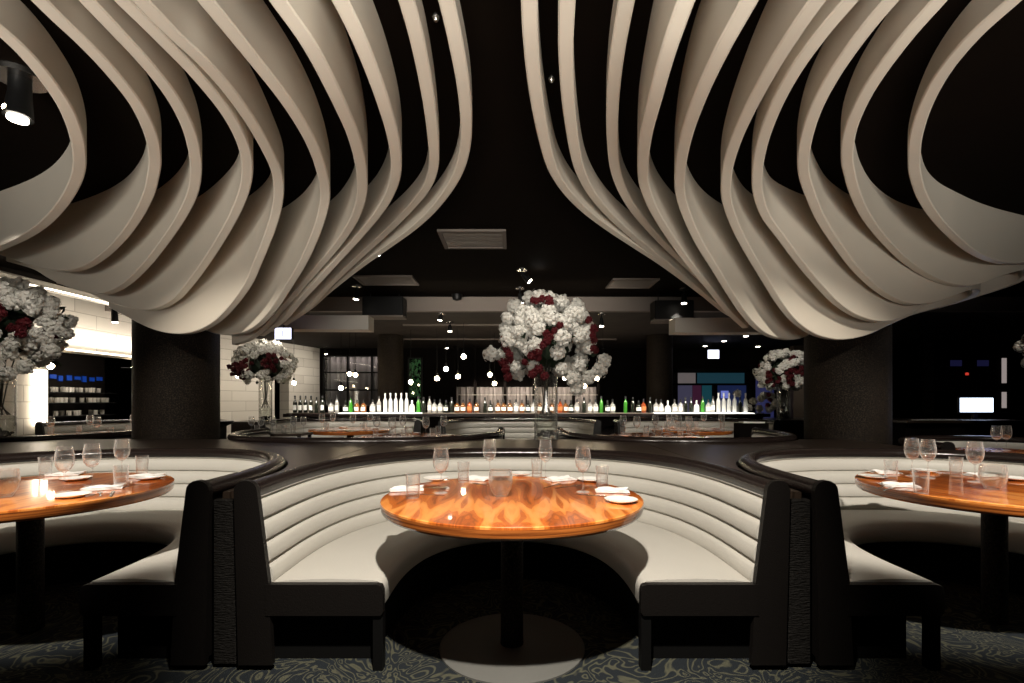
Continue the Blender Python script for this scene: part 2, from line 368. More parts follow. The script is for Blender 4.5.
# pale block wall on the left: near stretch with an opening, then an angled stretch
def wall_seg(p0, p1, th, z0, z1, name, m, holes=()):
    p0 = Vector(p0); p1 = Vector(p1); L = (p1-p0).length; a = math.atan2(p1.y-p0.y, p1.x-p0.x)-PI/2
    g = G(); xs = [0]
    cur = 0
    for h0, h1, hz0, hz1 in holes:
        g.box(-th, 0, cur, h0, z0, z1); g.box(-th, 0, h0, h1, z0, hz0) if hz0 > z0 else None
        g.box(-th, 0, h0, h1, hz1, z1); cur = h1
    g.box(-th, 0, cur, L, z0, z1)
    o = g.obj(name, m, smooth=False, loc=(p0.x, p0.y, 0)); o.rotation_euler = (0, 0, a); return struct(o)
wall_seg((-7.0, 3.0), (-7.0, 10.2), .3, 0, 3.0, 'wall_left', M_block, [(4.62, 6.85, .3, 2.0)])
wall_seg((-7.0, 10.2), (-5.7, 15.0), .3, 0, 2.756, 'wall_left', M_block, [(3.10, 3.65, .0, 1.9)])
g = G(); g.box(-11.8, -11.6, -5, 19, 0, 3); struct(g.obj('wall_left', M_dwall, smooth=False))
g = G(); g.box(11.6, 11.8, -5, 19, 0, 3); struct(g.obj('wall_right', M_dwall, smooth=False))
g = G(); g.box(-12, 12, -5.2, -5, 0, 3); struct(g.obj('wall_front', M_dwall, smooth=False))
YB = 15.0
def back_piece(x0, x1, z0=0, z1=CR, m=M_dwall, y=YB, d=.2): 
    g = G(); g.box(x0, x1, y, y+d, z0, z1); return struct(g.obj('wall_back', m, smooth=False))
back_piece(-5.9, -5.62); back_piece(-5.62, -3.4, 0, 1.0); back_piece(-5.62, -3.4, 2.56, CR); back_piece(-3.4, -3.1)
back_piece(-3.1, -2.65, 0, .9); back_piece(-3.1, -2.65, 2.5, CR); back_piece(-2.65, 4.75)
back_piece(7.1, 7.9); back_piece(4.75, 7.1, 2.15, CR)
back_piece(7.9, 9.6, m=M_bwall, y=14.2); back_piece(9.6, 11.8)
g = G(); g.box(-12, 12, 18.8, 19, 0, 3); struct(g.obj('wall_back', M_dwall, smooth=False))
# right room divider wall, dark
g = G(); g.box(5.6, 11.6, 8.9, 9.0, 0, 1.0); struct(g.obj('wall_right', M_dwall, smooth=False))

# windows at the rear left
def window(name, x0, x1, z0, z1, cols, rows, y=YB, panemat=M_pane):
    g = G(); t = .05
    g.box(x0, x1, y-.03, y+.06, z0, z0+t); g.box(x0, x1, y-.03, y+.06, z1-t, z1)
    for i in range(cols+1): x = x0+(x1-x0-t)*i/cols; g.box(x, x+t, y-.03, y+.06, z0, z1)
    for i in range(1, rows): z = z0+(z1-z0)*i/rows; g.box(x0, x1, y-.02, y+.05, z-.02, z+.02)
    o = struct(g.obj(name, M_black, smooth=False))
    g = G(); g.box(x0+.02, x1-.02, y+.01, y+.02, z0+.02, z1-.02); g.obj('pane', panemat, o, smooth=False)
    return o
window('window_1', -5.62, -3.4, 1.0, 2.56, 3, 3)
window('window_2', -3.1, -2.65, .9, 2.5, 1, 1)
def curtain(x0, x1, z0, z1, y, m, label):
    g = G(); n = int((x1-x0)*30); rings = []
    for i in range(n+1):
        x = x0+(x1-x0)*i/n; yy = y+.05*math.sin(i*1.1)+.02*math.sin(i*2.7)
        rings.append([(x, yy, z0), (x, yy, z1), (x, yy+.01, z1), (x, yy+.01, z0)])
    g.strip(rings); return tag(g.obj('curtain', m), label, 'curtain')
curtain(-5.6, -3.45, 0, 2.6, YB+.35, M_curt, 'pale pleated curtain hanging behind the grid window at the rear left')
curtain(-1.6, 2.5, 0, 1.60, 14.6, M_curt, 'long low pleated curtain behind the middle of the bar')
for x, nm in ((-1.62, 'leftmost'), (-1.05, 'second'), (-.2, 'third'), (.62, 'fourth'), (1.75, 'fifth'), (2.45, 'rightmost')):
    tag(G().box(x-.04, x+.04, 14.35, 14.45, 0, CR).obj('post', M_dwall, smooth=False), 'slim dark post before the low curtain behind the bar, %s of six' % nm, 'post', 'slim posts behind the bar')
tt = thing('shelf_rail', 'thin pale shelf rail running behind the middle of the bar', 'rail', (.4, 14.2, 0))
G().box(-1.9, 2.0, -.02, .02, 1.36, 1.38).obj('rail', M_white, tt, smooth=False)
for x in (-1.88, 0, 1.98): G().box(x-.02, x+.02, -.02, .02, 0, 1.36).obj('upright', M_black, tt, smooth=False)
for x0, x1, y, nm in ((-2.2, 1.6, 10.2, 'nearer'), (-2.9, 2.6, 12.6, 'farther')):
    tag(G().box(x0, x1, y-.02, y+.02, CR-.035, CR-.001).obj('lighting_track', M_soff, smooth=False), 'thin lighting track across the rear ceiling, the %s of two' % nm, 'lighting track')
lamp('AREA', 'rear_ceiling_fill', (0, 11.2, 1.2), (0, 11.6, 2.7), 14, (1, .84, .68), 7.0, size_y=.3)  # low upward fill added to brighten the rear ceiling
lamp('AREA', 'window_curtain_fill', (-4.5, YB+.16, 2.55), (-4.5, YB+.36, 1.4), 7, (1, .85, .75), 2.0, size_y=.05)  # lamp added between pane and curtain to brighten the pleats
lamp('AREA', 'curtain_light', (.6, 14.0, 1.75), (.6, 14.6, 1.35), 20, (1, .85, .70), 3.6, size_y=.1, spread=90)
g = G(); random.seed(3)
for i in range(260):
    x = random.uniform(-3.08, -2.67); z = random.uniform(1.3, 2.48); y = YB+.15+random.uniform(0, .2); s_ = random.uniform(.03, .07)
    a = random.uniform(0, PI); g.add([(x-s_*math.cos(a), y, z-s_*math.sin(a)), (x+s_*.4, y-.02, z), (x+s_*math.cos(a), y+.01, z+s_*math.sin(a)), (x-s_*.4, y+.01, z)], [(0, 1, 2, 3)])
o = tag(g.obj('climbing_foliage', M_leafwall, smooth=False), 'green foliage seen through the narrow rear window beside the dark pillar', 'plant'); o['kind'] = 'stuff'
# rear right doorway with coloured glass
o = G().box(4.75, 4.9, YB-.05, YB+.1, 0, 2.15).box(6.95, 7.1, YB-.05, YB+.1, 0, 2.15).box(4.75, 7.1, YB-.05, YB+.1, 2.03, 2.15).box(4.75, 7.1, YB-.05, YB+.1, 1.66, 1.72).box(5.95, 6.07, YB-.05, YB+.1, 0, 1.7).obj('door_1', M_black, smooth=False); struct(o)
def glow(name, col, es): return mat(name, col, .5, emis=col, es=es)
for (x0, x1, z0, z1, c, e) in ((4.9, 5.45, 1.72, 2.03, (.22, .19, .19), .4), (5.5, 6.9, 1.72, 2.03, (.012, .045, .065), .6), (4.9, 5.35, .3, 1.66, (.09, .085, .15), .4),
                               (5.36, 5.62, .3, 1.66, (.06, .015, .04), .5), (5.64, 5.93, .3, 1.66, (.015, .09, .12), .4), (6.1, 6.95, .3, 1.66, (.015, .025, .09), .5)):
    gg = G(); gg.box(x0, x1, YB+.02, YB+.03, z0, z1); gg.obj('glass_pane', glow('lit_door_glass', c, e), o, smooth=False)
gg = G(); gg.box(6.2, 6.42, YB, YB+.02, 1.28, 1.5); tag(gg.obj('notice_panel', glow('blue_notice', (.2, .25, .8), .6), smooth=False), 'small glowing blue notice on the rear right glass door', 'sign')
gg = G(); gg.box(7.22, 7.75, YB-.025, YB-.004, .7, 2.1); tag(gg.obj('violet_panel', glow('violet_panel', (.03, .033, .11), .5), smooth=False), 'dim violet lit panel right of the rear glass door', 'panel')

# white curved soffit fascias between fins and bar
def fascia(x0, x1, ya, yb, z0, z1, label):
    g = G(); rings = []
    for i in range(17):
        t = i/16; x = x0+(x1-x0)*t; y = ya+(yb-ya)*t*t
        rings.append([(x, y, z0), (x, y, z1), (x, y+.3, z1), (x, y+.3, z0)])
    g.strip(rings); return struct(g.obj('trim_2', M_white, angle=.4))
fascia(-2.13, -4.6, 7.5, 7.3, 2.27, 2.48, '')
fascia(2.45, 5.2, 7.6, 7.4, 2.24, 2.46, '')
g = G(); rings = []
for i in range(25):
    t = i/24; y = 3.6+8.6*t; x = -6.9+1.3*math.sin(t*PI*.9)*.35
    rings.append([(x, y, 2.80), (x, y, 2.86), (x-.3, y, 2.86), (x-.3, y, 2.80)])
g.strip(rings); struct(g.obj('trim_3', M_white))
g = G(); rings = []
for i in range(25):
    t = i/24; y = 4.2+5.6*t; x = -6.72+.42*math.sin(t*PI*.9)
    rings.append([(x, y, 2.74), (x, y, 2.75), (x-.05, y, 2.75), (x-.05, y, 2.74)])
g.strip(rings); tag(g.obj('cove_light', M_cove), 'long thin curved cove light along the top of the pale left wall', 'light')
g = G(); g.box(-6.97, -6.94, 7.3, 10.1, 2.01, 2.03); tag(g.obj('cove_light', M_cove, smooth=False), 'bright strip light over the dark opening in the left wall', 'light')
lamp('AREA', 'opening_cove_light', (-6.85, 8.75, 2.12), (-7.0, 8.75, 2.6), 22, WARM, 2.7, size_y=.05)
g = G(); g.box(-6.97, -6.9, 7.36, 7.52, .85, 1.67); tag(g.obj('slot_light', M_cove, smooth=False), 'tall bright vertical slot light on the left wall', 'light')
# what shows through the left opening
t = thing('back_room_display', 'dark back room display of glassware under a blue light seen through the left opening', 'display', (-7.6, 8.9, .3))
G().box(-.9, -.85, -1.6, 1.6, 0, 1.9).obj('back_panel', M_dwall, t, smooth=False)
for k, z in enumerate((.38, .62, .86, 1.05)):
    G().box(-.8+.12*k, -.45+.12*k*0, -.6, 1.4, z, z+.02).obj('shelf', M_black, t, smooth=False)
gb = G()
for k in range(95):
    z = random.choice((.40, .64, .88, 1.07)); gb.lathe([(.001, 0), (.035, .0), (.04, .09), (.036, .09), (.03, .01), (.001, .01)], 8, random.uniform(-.78, -.48), random.uniform(-.55, 1.35), z)
o = gb.obj('glassware', glassy('back_room_glass', (.9, .9, .9), 1.9, .05, .35, (.9, .85, .75)), t); o['kind'] = 'stuff'
for k in range(12): G().box(-.84, -.82, -.55+.175*k, -.46+.175*k+.02*(k % 3), 1.28+.02*(k % 3), 1.38+.015*(k % 2)).obj('blue_light', M_blue, t, smooth=False)
lamp('AREA', 'display_light', (-7.3, 9.2, 2.0), (-8.1, 9.2, .9), 34, WARM, 1.6, size_y=.2)

# ------------------------------------------------------------------ columns
def column(x, y, r, z1, label, m=M_col):
    g = G(); g.lathe([(r, 0), (r, z1)], 40); o = g.obj('column', m, loc=(x, y, 0)); return tag(o, label, 'column')
column(-4.03, 6.1, .445, 3.0, 'thick dark round column at left under the fins, rising behind the front left booth')
column(4.03, 6.1, .445, 3.0, 'thick dark round column at right under the fins, speckled on its right side')
column(-2.88, 12.0, .30, CR, 'slim black column far left of centre behind the bar bottles')
column(3.5, 12.0, .30, CR, 'slim black column right of centre behind the bar bottles')
g = G(); g.box(4.4, 5.1, 10.8, 11.1, 0, CR); tag(g.obj('pier', M_dwall, smooth=False), 'dark square pier beside the right rear glass door', 'column') if False else None

# ------------------------------------------------------------------ ceiling fins
def catmull(P, sub=5):
    out = []
    n = len(P)
    for i in range(n-1):
        p0 = P[max(i-1, 0)]; p1 = P[i]; p2 = P[i+1]; p3 = P[min(i+2, n-1)]
        for k in range(sub):
            t = k/sub
            out.append(.5*((2*p1)+(p2-p0)*t+(2*p0-5*p1+4*p2-p3)*t*t+(3*p1-p0-3*p2+p3)*t**3))
    out.append(P[-1]); return out
K = (CZ-CH)*F
def fin(data, label, side):
    P = []
    for x, yb, yt in data:
        Y = K/(400-yt); P.append(Vector(((x-CX)/F*Y, Y, CH+(400-yb)*Y/F)))
    d = (P[0]-P[2]); d.z = 0; d.normalize(); q0 = P[0].copy()
    for k in range(1, 9): P.insert(0, q0+d*.15*k)
    for _ in range(2):   # ease tracing jitter
        Q = [p.copy() for p in P]
        for i in range(2, len(P)-2):
            P[i].z = .25*Q[i-1].z+.5*Q[i].z+.25*Q[i+1].z
            m_ = (Q[i-1]+Q[i+1])*.5; P[i].x += (m_.x-Q[i].x)*.2; P[i].y += (m_.y-Q[i].y)*.2
    C = catmull(P, 5); h = .035; rings = []
    for i, p in enumerate(C):
        t = C[min(i+1, len(C)-1)]-C[max(i-1, 0)]; t.z = 0; t.normalize(); n = Vector((-t.y, t.x, 0))*h
        zb = min(p.z, CZ-.05)
        a = p-n; b = p+n
        rings.append([(a.x, a.y, CZ), (a.x, a.y, zb+.006), (p.x-n.x*.8, p.y-n.y*.8, zb), (p.x+n.x*.8, p.y+n.y*.8, zb), (b.x, b.y, zb+.006), (b.x, b.y, CZ)])
    g = G(); g.strip(rings); o = g.obj('ceiling_fin', M_fin, angle=.5)
    return tag(o, label, 'ceiling fin', 'curved white ceiling fins over the '+side+' booths')
L_F = [
[(438,-30,-50),(447,0,-20),(456,44,18),(464,88,60),(467,120,98),(466,150,130),(460,171,154),(448,193,175),(431,213,196),(411,231,212),(386,248,226),(366,261,234),(346,276,239),(326,296,243),(311,308,246),(290,322,249)],
[(398,-28,-55),(407,0,-25),(418,42,12),(429,100,72),(434,140,122),(435,171,150),(428,188,172),(411,208,192),(386,231,214),(363,253,225),(341,273,232),(321,296,237),(306,311,240),(285,325,244)],
[(325,-25,-70),(341,0,-50),(362,45,-10),(382,100,45),(395,140,95),(398,171,135),(392,191,158),(381,211,178),(363,231,197),(343,251,210),(321,278,220),(298,306,228),(283,321,233),(262,336,238)],
[(262,-22,-100),(280,0,-75),(312,51,-35),(337,101,25),(356,140,80),(363,171,130),(363,196,158),(356,218,178),(341,241,198),(321,263,212),(301,286,222),(281,313,228),(268,328,232),(250,340,236),(235,345,240)],
[(186,-22,-95),(206,0,-70),(252,60,-5),(286,100,45),(306,132,85),(316,152,112),(322,171,135),(326,190,155),(325,203,168),(318,228,182),(306,258,197),(288,288,209),(273,313,217),(256,333,223),(236,343,228),(215,333,233),(190,322,237)],
[(118,-22,-95),(139,0,-70),(175,37,-25),(200,60,0),(226,87,35),(252,122,80),(270,155,122),(278,171,142),(280,191,160),(276,213,176),(268,238,186),(258,263,194),(250,281,200),(232,311,208),(215,328,213),(195,336,217),(175,337,221),(155,332,225),(137,321,228),(112,308,231)],
[(100,-22,-75),(121,0,-50),(160,37,-10),(200,82,35),(232,117,82),(246,147,117),(249,171,140),(244,194,160),(232,218,175),(212,254,193),(192,284,205),(175,306,213),(155,316,218),(135,313,223),(107,300,228),(88,292,232),(60,284,236)],
[(66,-20,-70),(86,0,-48),(112,28,-18),(148,66,24),(173,97,60),(189,126,95),(195,150,122),(197,171,142),(194,193,160),(182,216,176),(165,241,190),(148,264,199),(130,286,206),(112,296,212),(100,299,216),(72,291,222),(52,277,227),(37,270,230),(10,262,233)],
[(20,-18,-70),(38,0,-50),(60,22,-25),(85,45,0),(112,72,32),(140,108,70),(153,137,105),(156,160,130),(154,171,140),(150,196,158),(136,218,177),(120,243,188),(100,263,197),(82,272,203),(66,276,208),(37,271,216),(8,257,222),(-30,245,226)],
[(-40,0,-45),(0,31,-12),(25,54,12),(50,82,45),(69,112,75),(79,142,108),(81,165,135),(75,186,150),(60,208,168),(40,231,180),(15,246,190),(-25,256,202),(-90,262,212)]]
R_F = [
[(529,-35,-60),(529,0,-30),(530,38,5),(534,88,55),(542,133,105),(551,171,145),(564,191,168),(584,211,192),(607,228,210),(632,243,224),(659,261,234),(682,278,240),(704,296,244),(724,312,247),(742,322,250)],
[(569,-35,-65),(567,0,-30),(565,50,15),(567,100,68),(574,150,125),(579,171,150),(589,191,172),(602,208,190),(619,225,207),(639,241,222),(662,258,232),(684,278,238),(707,298,243),(730,315,247)],
[(633,-28,-58),(626,0,-28),(616,62,30),(612,100,78),(612,140,122),(614,171,152),(622,191,172),(634,213,190),(652,231,208),(672,251,222),(694,273,231),(712,291,237),(732,311,242),(748,325,246)],
[(697,-30,-100),(685,0,-75),(667,61,-28),(656,99,25),(644,140,85),(642,171,138),(644,186,156),(654,211,177),(672,241,198),(689,263,213),(709,286,224),(727,311,231),(745,328,237)],
[(762,-25,-110),(749,0,-85),(721,56,-35),(699,102,25),(684,140,88),(679,171,138),(679,193,160),(687,216,178),(699,243,193),(717,271,205),(732,298,214),(747,321,222),(762,337,227),(782,346,232),(800,338,236),(822,326,240)],
[(838,-25,-100),(818,0,-75),(793,37,-35),(768,76,15),(749,111,62),(733,145,108),(726,171,140),(724,196,165),(737,231,188),(752,258,199),(767,283,207),(780,306,212),(795,326,216),(815,340,220),(840,345,223),(865,339,226),(887,325,229),(910,315,232)],
[(872,-25,-75),(852,0,-50),(819,37,-10),(793,75,30),(775,107,70),(762,140,112),(757,165,140),(756,191,163),(764,216,180),(783,238,190),(798,261,196),(818,286,203),(835,306,209),(853,318,213),(873,324,216),(888,324,218),(903,318,220),(918,308,223),(935,302,226)],
[(915,-25,-70),(892,0,-45),(860,37,-5),(830,80,42),(812,115,80),(803,150,120),(802,171,142),(809,191,160),(820,218,180),(838,246,193),(855,271,202),(875,291,208),(893,303,212),(908,307,214),(928,306,217),(943,301,219),(960,291,222),(972,287,226),(978,289,232),(975,296,238),(958,303,243),(930,310,247),(895,320,250)],
[(962,-25,-65),(940,0,-40),(900,45,5),(864,96,60),(848,130,102),(846,160,135),(849,171,146),(854,193,165),(865,216,184),(885,241,200),(905,263,208),(928,280,213),(948,288,216),(968,288,218),(983,285,219),(1000,276,221),(1020,267,224),(1030,268,229),(1028,276,235),(1015,284,239),(980,296,243),(940,308,247)],
[(1040,-22,-60),(1015,0,-35),(970,41,8),(940,76,52),(923,107,92),(914,140,125),(914,163,146),(914,171,155),(920,193,173),(933,216,185),(950,236,193),(968,251,202),(985,262,208),(1003,265,213),(1024,265,218),(1060,262,225),(1110,255,232)]]
for side, FF in (('left', L_F), ('right', R_F)):
    for i, d in enumerate(FF):
        where = 'innermost, beside the dark central aisle' if i == 0 else 'outermost, at the edge of the picture' if i == 9 else ORD[i]+' outward from the dark central aisle'
        fin(d, 'curved white fin over the %s booths, %s' % (side, where), side)

# ------------------------------------------------------------------ booths
def upath(a, b, cy, n, N_=72, y0=0.0):
    P = []
    if cy > y0: P += [(a, y0+(cy-y0)*k/4) for k in range(4)]
    for k in range(241):
        th = PI*k/240; c, s_ = math.cos(th), math.sin(th)
        P.append((a*math.copysign(abs(c)**(2/n), c), cy+b*abs(s_)**(2/n)))
    if cy > y0: P += [(-a, cy-(cy-y0)*k/4) for k in range(1, 5)]
    L = [0]
    for i in range(1, len(P)): L.append(L[-1]+math.hypot(P[i][0]-P[i-1][0], P[i][1]-P[i-1][1]))
    out = []; j = 0
    for k in range(N_+1):
        s_ = L[-1]*k/N_
        while j < len(L)-2 and L[j+1] < s_: j += 1
        t = (s_-L[j])/max(1e-9, L[j+1]-L[j]); out.append((P[j][0]+(P[j+1][0]-P[j][0])*t, P[j][1]+(P[j+1][1]-P[j][1])*t))
    return out
def normals(P):
    R = []
    for i in range(len(P)):
        a = P[max(i-1, 0)]; b = P[min(i+1, len(P)-1)]; tx, ty = b[0]-a[0], b[1]-a[1]; l = math.hypot(tx, ty); R.append((ty/l, -tx/l))
    R[0] = (1, 0); R[-1] = (-1, 0)
    return R
def sweep(P, prof):
    Nn = normals(P); g = G(); rings = []
    for p, n in zip(P, Nn): rings.append([(p[0]+n[0]*u, p[1]+n[1]*u, z) for u, z in prof])
    return g.strip(rings)
def make_booth(label, loc, rz, a=1.15, b=1.40, cy=.19, sa=.585, sb=.90, sh=.40, ct=.775, rz_top=.85, nchan=4, seats=3, panels=True, n=2.5, th=.08):
    t = thing('booth', label, 'booth seating', loc, rz, 'curved banquette booths')
    out = upath(a, b, cy, n); inn = upath(sa, sb, cy, 2.3)
    # backrest with horizontal padded channels
    LN = .055; prof = [(.03, sh-.12), (-LN, sh-.12)]
    z0 = sh-.02; ch = (ct-z0)/nchan
    for k in range(nchan):
        za, zb = z0+ch*k, z0+ch*(k+1)
        for q in range(9):
            s_ = q/8; z = za+(zb-za)*(.03+.94*s_); u = -LN+LN*(z-z0)/(ct-z0)
            prof.append((u+.016-.026*(math.sin(PI*s_)**.3 if 0 < s_ < 1 else 0), z))
    prof += [(.0, ct+.01), (.03, ct+.01)]
    sweep(out, prof).obj('backrest', M_cush, t, angle=.7)
    sweep(out, [(.02, .05), (.02, rz_top-.06), (th, rz_top-.05), (th, .05)]).obj('shell', M_dark, t)
    w_ = (th+.02)/2; c_ = th/2+.012
    rim = [(c_+w_*1.08*math.cos(q*PI/8), rz_top-.038+.040*math.sin(q*PI/8)) for q in range(16)]
    sweep(out, rim).obj('rim', M_rim, t, angle=1.2)
    # seat: loft between inner and outer path
    Ni = normals(inn); No = normals(out); Nn = len(out)
    cuts = [0]+[round((Nn-1)*q) for q in ([.30, .70] if seats == 3 else [.5] if seats == 2 else [])]+[Nn-1]
    for a_, b_ in zip(cuts[:-1], cuts[1:]):
        rings = []
        for i in range(a_, b_+1):
            pi, po = Vector(inn[i]), Vector(out[i])-Vector(No[i])*.035
            d = po-pi; ring = []
            e = 0.006 if (i == a_ and a_ > 0) or (i == b_ and b_ < Nn-1) else 0
            for fr, z in ((.06, sh-.135), (.012, sh-.12), (0, sh-.07), (0, sh-.035), (.02, sh-.012), (.06, sh-e), (.2, sh+.006-e), (.5, sh+.010-e), (.8, sh+.004-e), (1, sh-.01), (1, sh-.12)):
                q = pi+d*fr; ring.append((q.x, q.y, z))
            rings.append(ring)
        G().strip(rings).obj('seat_cushion', M_cush, t, angle=.9)
    rings = []
    for i in range(Nn):
        pi = Vector(inn[i])+Vector(Ni[i])*.07; po = Vector(out[i])
        f = lambda q: (q.x, max(q.y, .09)) 
        (x1, y1), (x2, y2) = f(pi), f(po); rings.append([(x1, y1, 0), (x1, y1, sh-.135), (x2, y2, sh-.135), (x2, y2, 0)])
    G().strip(rings).obj('plinth', M_plinth, t)
    for s_ in (1, -1):
        ip, op = sa-.005, a-.04
        poly = [(s_*x, z) for x, z in ((ip+.012, sh-.145), (op, sh-.145), (op, sh-.005), (ip+.03, sh-.005), (ip+.008, sh-.012), (ip, sh-.035), (ip, sh-.13))]
        G().prism(poly, 'y', -.035, .0).obj('seat_end_panel', M_dark, t, smooth=False)
        G().box(*sorted((s_*(sa+.0), s_*(sa+.045))), -.02, .03, 0, sh-.145).obj('leg', M_black, t, smooth=False)
        zz = rz_top-.035; top = [(a+c_+w_*1.05*math.cos(q*PI/8), zz+.048*math.sin(q*PI/8)) for q in range(9)]
        poly = [(a-.058, sh-.145), (a-.07, .03), (a+th+.005, .03)] + top + [(a-.052, sh)]
        G().prism([(s_*x, z) for x, z in poly], 'y', -.03, .0).obj('arm_end_panel', M_dark, t, smooth=False)
    return t
YF = 2.31; SPC = 2.62
b0 = make_booth('curved grey channelled booth around the central table, nearest the camera', (0, YF, 0), 0)
b1 = make_booth('front left grey booth cut by the left picture edge, around the left wood table', (-SPC, YF, 0), 0, sa=.68)
dup(b1, (SPC, YF, 0), 0, 'front right grey booth cut by the right picture edge, around the right wood table')
Y2 = 6.75
make_booth('second row booth left of centre turned away, its dark rim long and low', (-1.72, Y2, 0), PI, a=1.52, b=1.35, cy=.3, sa=.95, sb=.85)
make_booth('second row booth right of centre turned away, its dark rim seen from behind', (1.95, Y2, 0), PI, a=1.26, b=1.35, cy=.3, sa=.72, sb=.85)
make_booth('second row booth turned away at far left behind the front left booth', (-5.78, Y2, 0), PI, a=1.05, b=1.35, cy=.3, sa=.6, sb=.85)
for x, nm in ((-2.72, 'left'), (.12, 'middle'), (2.95, 'right')):
    make_booth('third row grey channelled booth below the bar, %s of the three' % nm, (x, 8.0, 0), 0, a=1.18, b=1.15, cy=.1, sa=.6, sb=.75, rz_top=.90, ct=.83, sh=.45)
make_booth('rear left booth with pale back, below the left wall opening', (-5.68, 7.35, 0), 0, a=1.12, b=1.2, cy=.1, sa=.7, sb=.8, rz_top=.90, ct=.83, sh=.45)
make_booth('rear right booth with pale back, beside the right column', (4.68, 4.55, 0), 0, a=.72, b=.85, cy=.05, sa=.42, sb=.55, rz_top=.84, ct=.79)

# dividers between front booths and the ledge behind them
def outer_back(x):                          # rear outline of the front booths
    best = 0
    for c in (-2*SPC, -SPC, 0, SPC, 2*SPC):
        d = abs(x-c)/(1.15+.115)
        if d < 1: best = max(best, YF+.19+(1.40+.115)*(1-d**2.5)**(1/2.5))
    return max(best, YF+.03)
def front_back(x):                          # front outline of the second-row booths
    y = 5.5
    for c, a in ((-1.72, 1.52), (1.95, 1.26), (-5.78, 1.05)):
        d = abs(x-c)/(a+.115)
        if d < 1: y = min(y, Y2-.3-(1.35+.115)*(1-d**2.5)**(1/2.5))
    return y
def ledge(x0, x1, label):
    g = G(); n = int((x1-x0)/.03); rings = []
    for i in range(n+1):
        x = x0+(x1-x0)*i/n; a_, b_ = outer_back(x)+.004, front_back(x)-.004
        rings.append([(x, a_, .765), (x, a_, .80), (x, b_, .80), (x, b_, .765)])
    g.strip(rings); o = g.obj('booth_ledge', M_ledge, angle=.5); return tag(o, label, 'ledge')
ledge(-6.6, -1.31, 'dark wooden ledge behind the front left booth, running between the booth backs')
ledge(-1.30, 1.30, 'dark wooden ledge behind the central booth, with the tall vase standing on it')
ledge(1.31, 3.6, 'dark wooden ledge behind the front right booth, in front of the right column')
for s_, nm in ((-1, 'left'), (1, 'right')):
    g = G(); g.box(s_*1.31-.053, s_*1.31+.053, YF-.005, YF+.028, .02, .772, bev=.006)
    g.box(s_*1.31-.05, s_*1.31+.05, YF+.03, YF+.10, .02, .76)
    tag(g.obj('divider_panel', M_woven, smooth=False), 'black woven textured panel between the central booth and the front %s booth' % nm, 'panel')

# ------------------------------------------------------------------ tables
def make_table(label, loc, R=.638, zt=.75, base=True, n=72):
    t = thing('round_table', label, 'table', loc, 0, 'round wood tables')
    G().lathe([(.0005, zt-.012), (.0005, zt), (R-.003, zt), (R, zt-.003), (R, zt-.012)], n).obj('tabletop', M_veneer, t, angle=.5)
    G().lathe([(R, zt-.0115), (R+.001, zt-.020), (R-.004, zt-.045), (R-.014, zt-.056), (.0005, zt-.056), (.0005, zt-.0115)], n).obj('table_edge', M_edge, t, angle=.5)
    G().lathe([(.0005, .012), (.058, .012), (.056, .05), (.056, zt-.07), (.14, zt-.06), (.14, zt-.056), (.0005, zt-.056)], 32).obj('pedestal', M_col, t, angle=.5)
    if base: G().lathe([(.0005, 0), (.36, 0), (.36, .008), (.352, .012), (.0005, .013)], 56).obj('base_plate', M_base, t, angle=.5)
    return t
t0 = make_table('round glossy orange wood table at the centre with bookmatched grain', (0, 2.53, 0))
t1 = make_table('round glossy orange wood table at the left edge of the picture', (-2.56, 2.69, 0), base=False)
dup(t1, (2.66, 2.79, 0), .3, 'round glossy orange wood table at the right edge of the picture')
dup(t1, (-1.35, 6.65, 0), 0, 'second row table left of centre, laid with glasses behind the long dark rim')
dup(t1, (1.95, 6.75, 0), 0, 'second row table right of centre, laid with glasses behind the dark rim')
dup(t1, (-2.62, 8.2, 0), 0, 'third row orange wood table left of centre, just below the bar')
dup(t1, (2.9, 8.2, 0), 0, 'third row orange wood table right of centre, just below the bar')
dup(t1, (-5.75, 6.95, 0), 0, 'orange wood table at far left behind the big vase')

# ------------------------------------------------------------------ tableware (one of each kind, then copies)
def wine_glass_mesh(s=1.0):
    pr = [(.0005, .0), (.034, .0), (.034, .002), (.012, .006), (.0045, .014), (.0035, .05), (.0038, .098), (.010, .104), (.026, .115), (.037, .135), (.0415, .158), (.041, .185), (.036, .215), (.0335, .235),
          (.0322, .235), (.0345, .214), (.0392, .185), (.0398, .158), (.0355, .137), (.025, .118), (.0005, .108)]
    return G().lathe([(r*s, h*s) for r, h in pr], 28).mesh('wine_glass', M_glass)
WG = wine_glass_mesh()
TUM = G().lathe([(.0005, 0), (.029, 0), (.031, .004), (.0355, .118), (.0335, .118), (.0295, .022), (.0005, .018)], 28).mesh('tumbler', M_glass)
PL = G().lathe([(.0005, .002), (.045, .0), (.05, .003), (.076, .013), (.077, .016), (.074, .016), (.05, .008), (.0005, .007)], 40).mesh('side_plate', M_plate)
def napkin_mesh():
    g = G(); rnd = random.Random(5)
    for k in range(4):
        w_, d = .085-.004*k, .052-.003*k; z0 = .0035*k; P = []
        nx, ny = 10, 5; rings = []
        for i in range(nx+1):
            x = -w_+2*w_*i/nx; ring = []
            for j in range(ny+1):
                y = -d+2*d*j/ny; ring.append((x+.012*k*(j/ny-.5), y, z0+.003+.0035*math.sin(i*.8+k)*math.sin(j*.9+k*2)+.002))
            rings.append(ring+[(p[0], p[1], p[2]-.0028) for p in ring[::-1]])
        g.strip(rings)
    return g.mesh('napkin', M_napkin, angle=.8)
NAP = napkin_mesh()
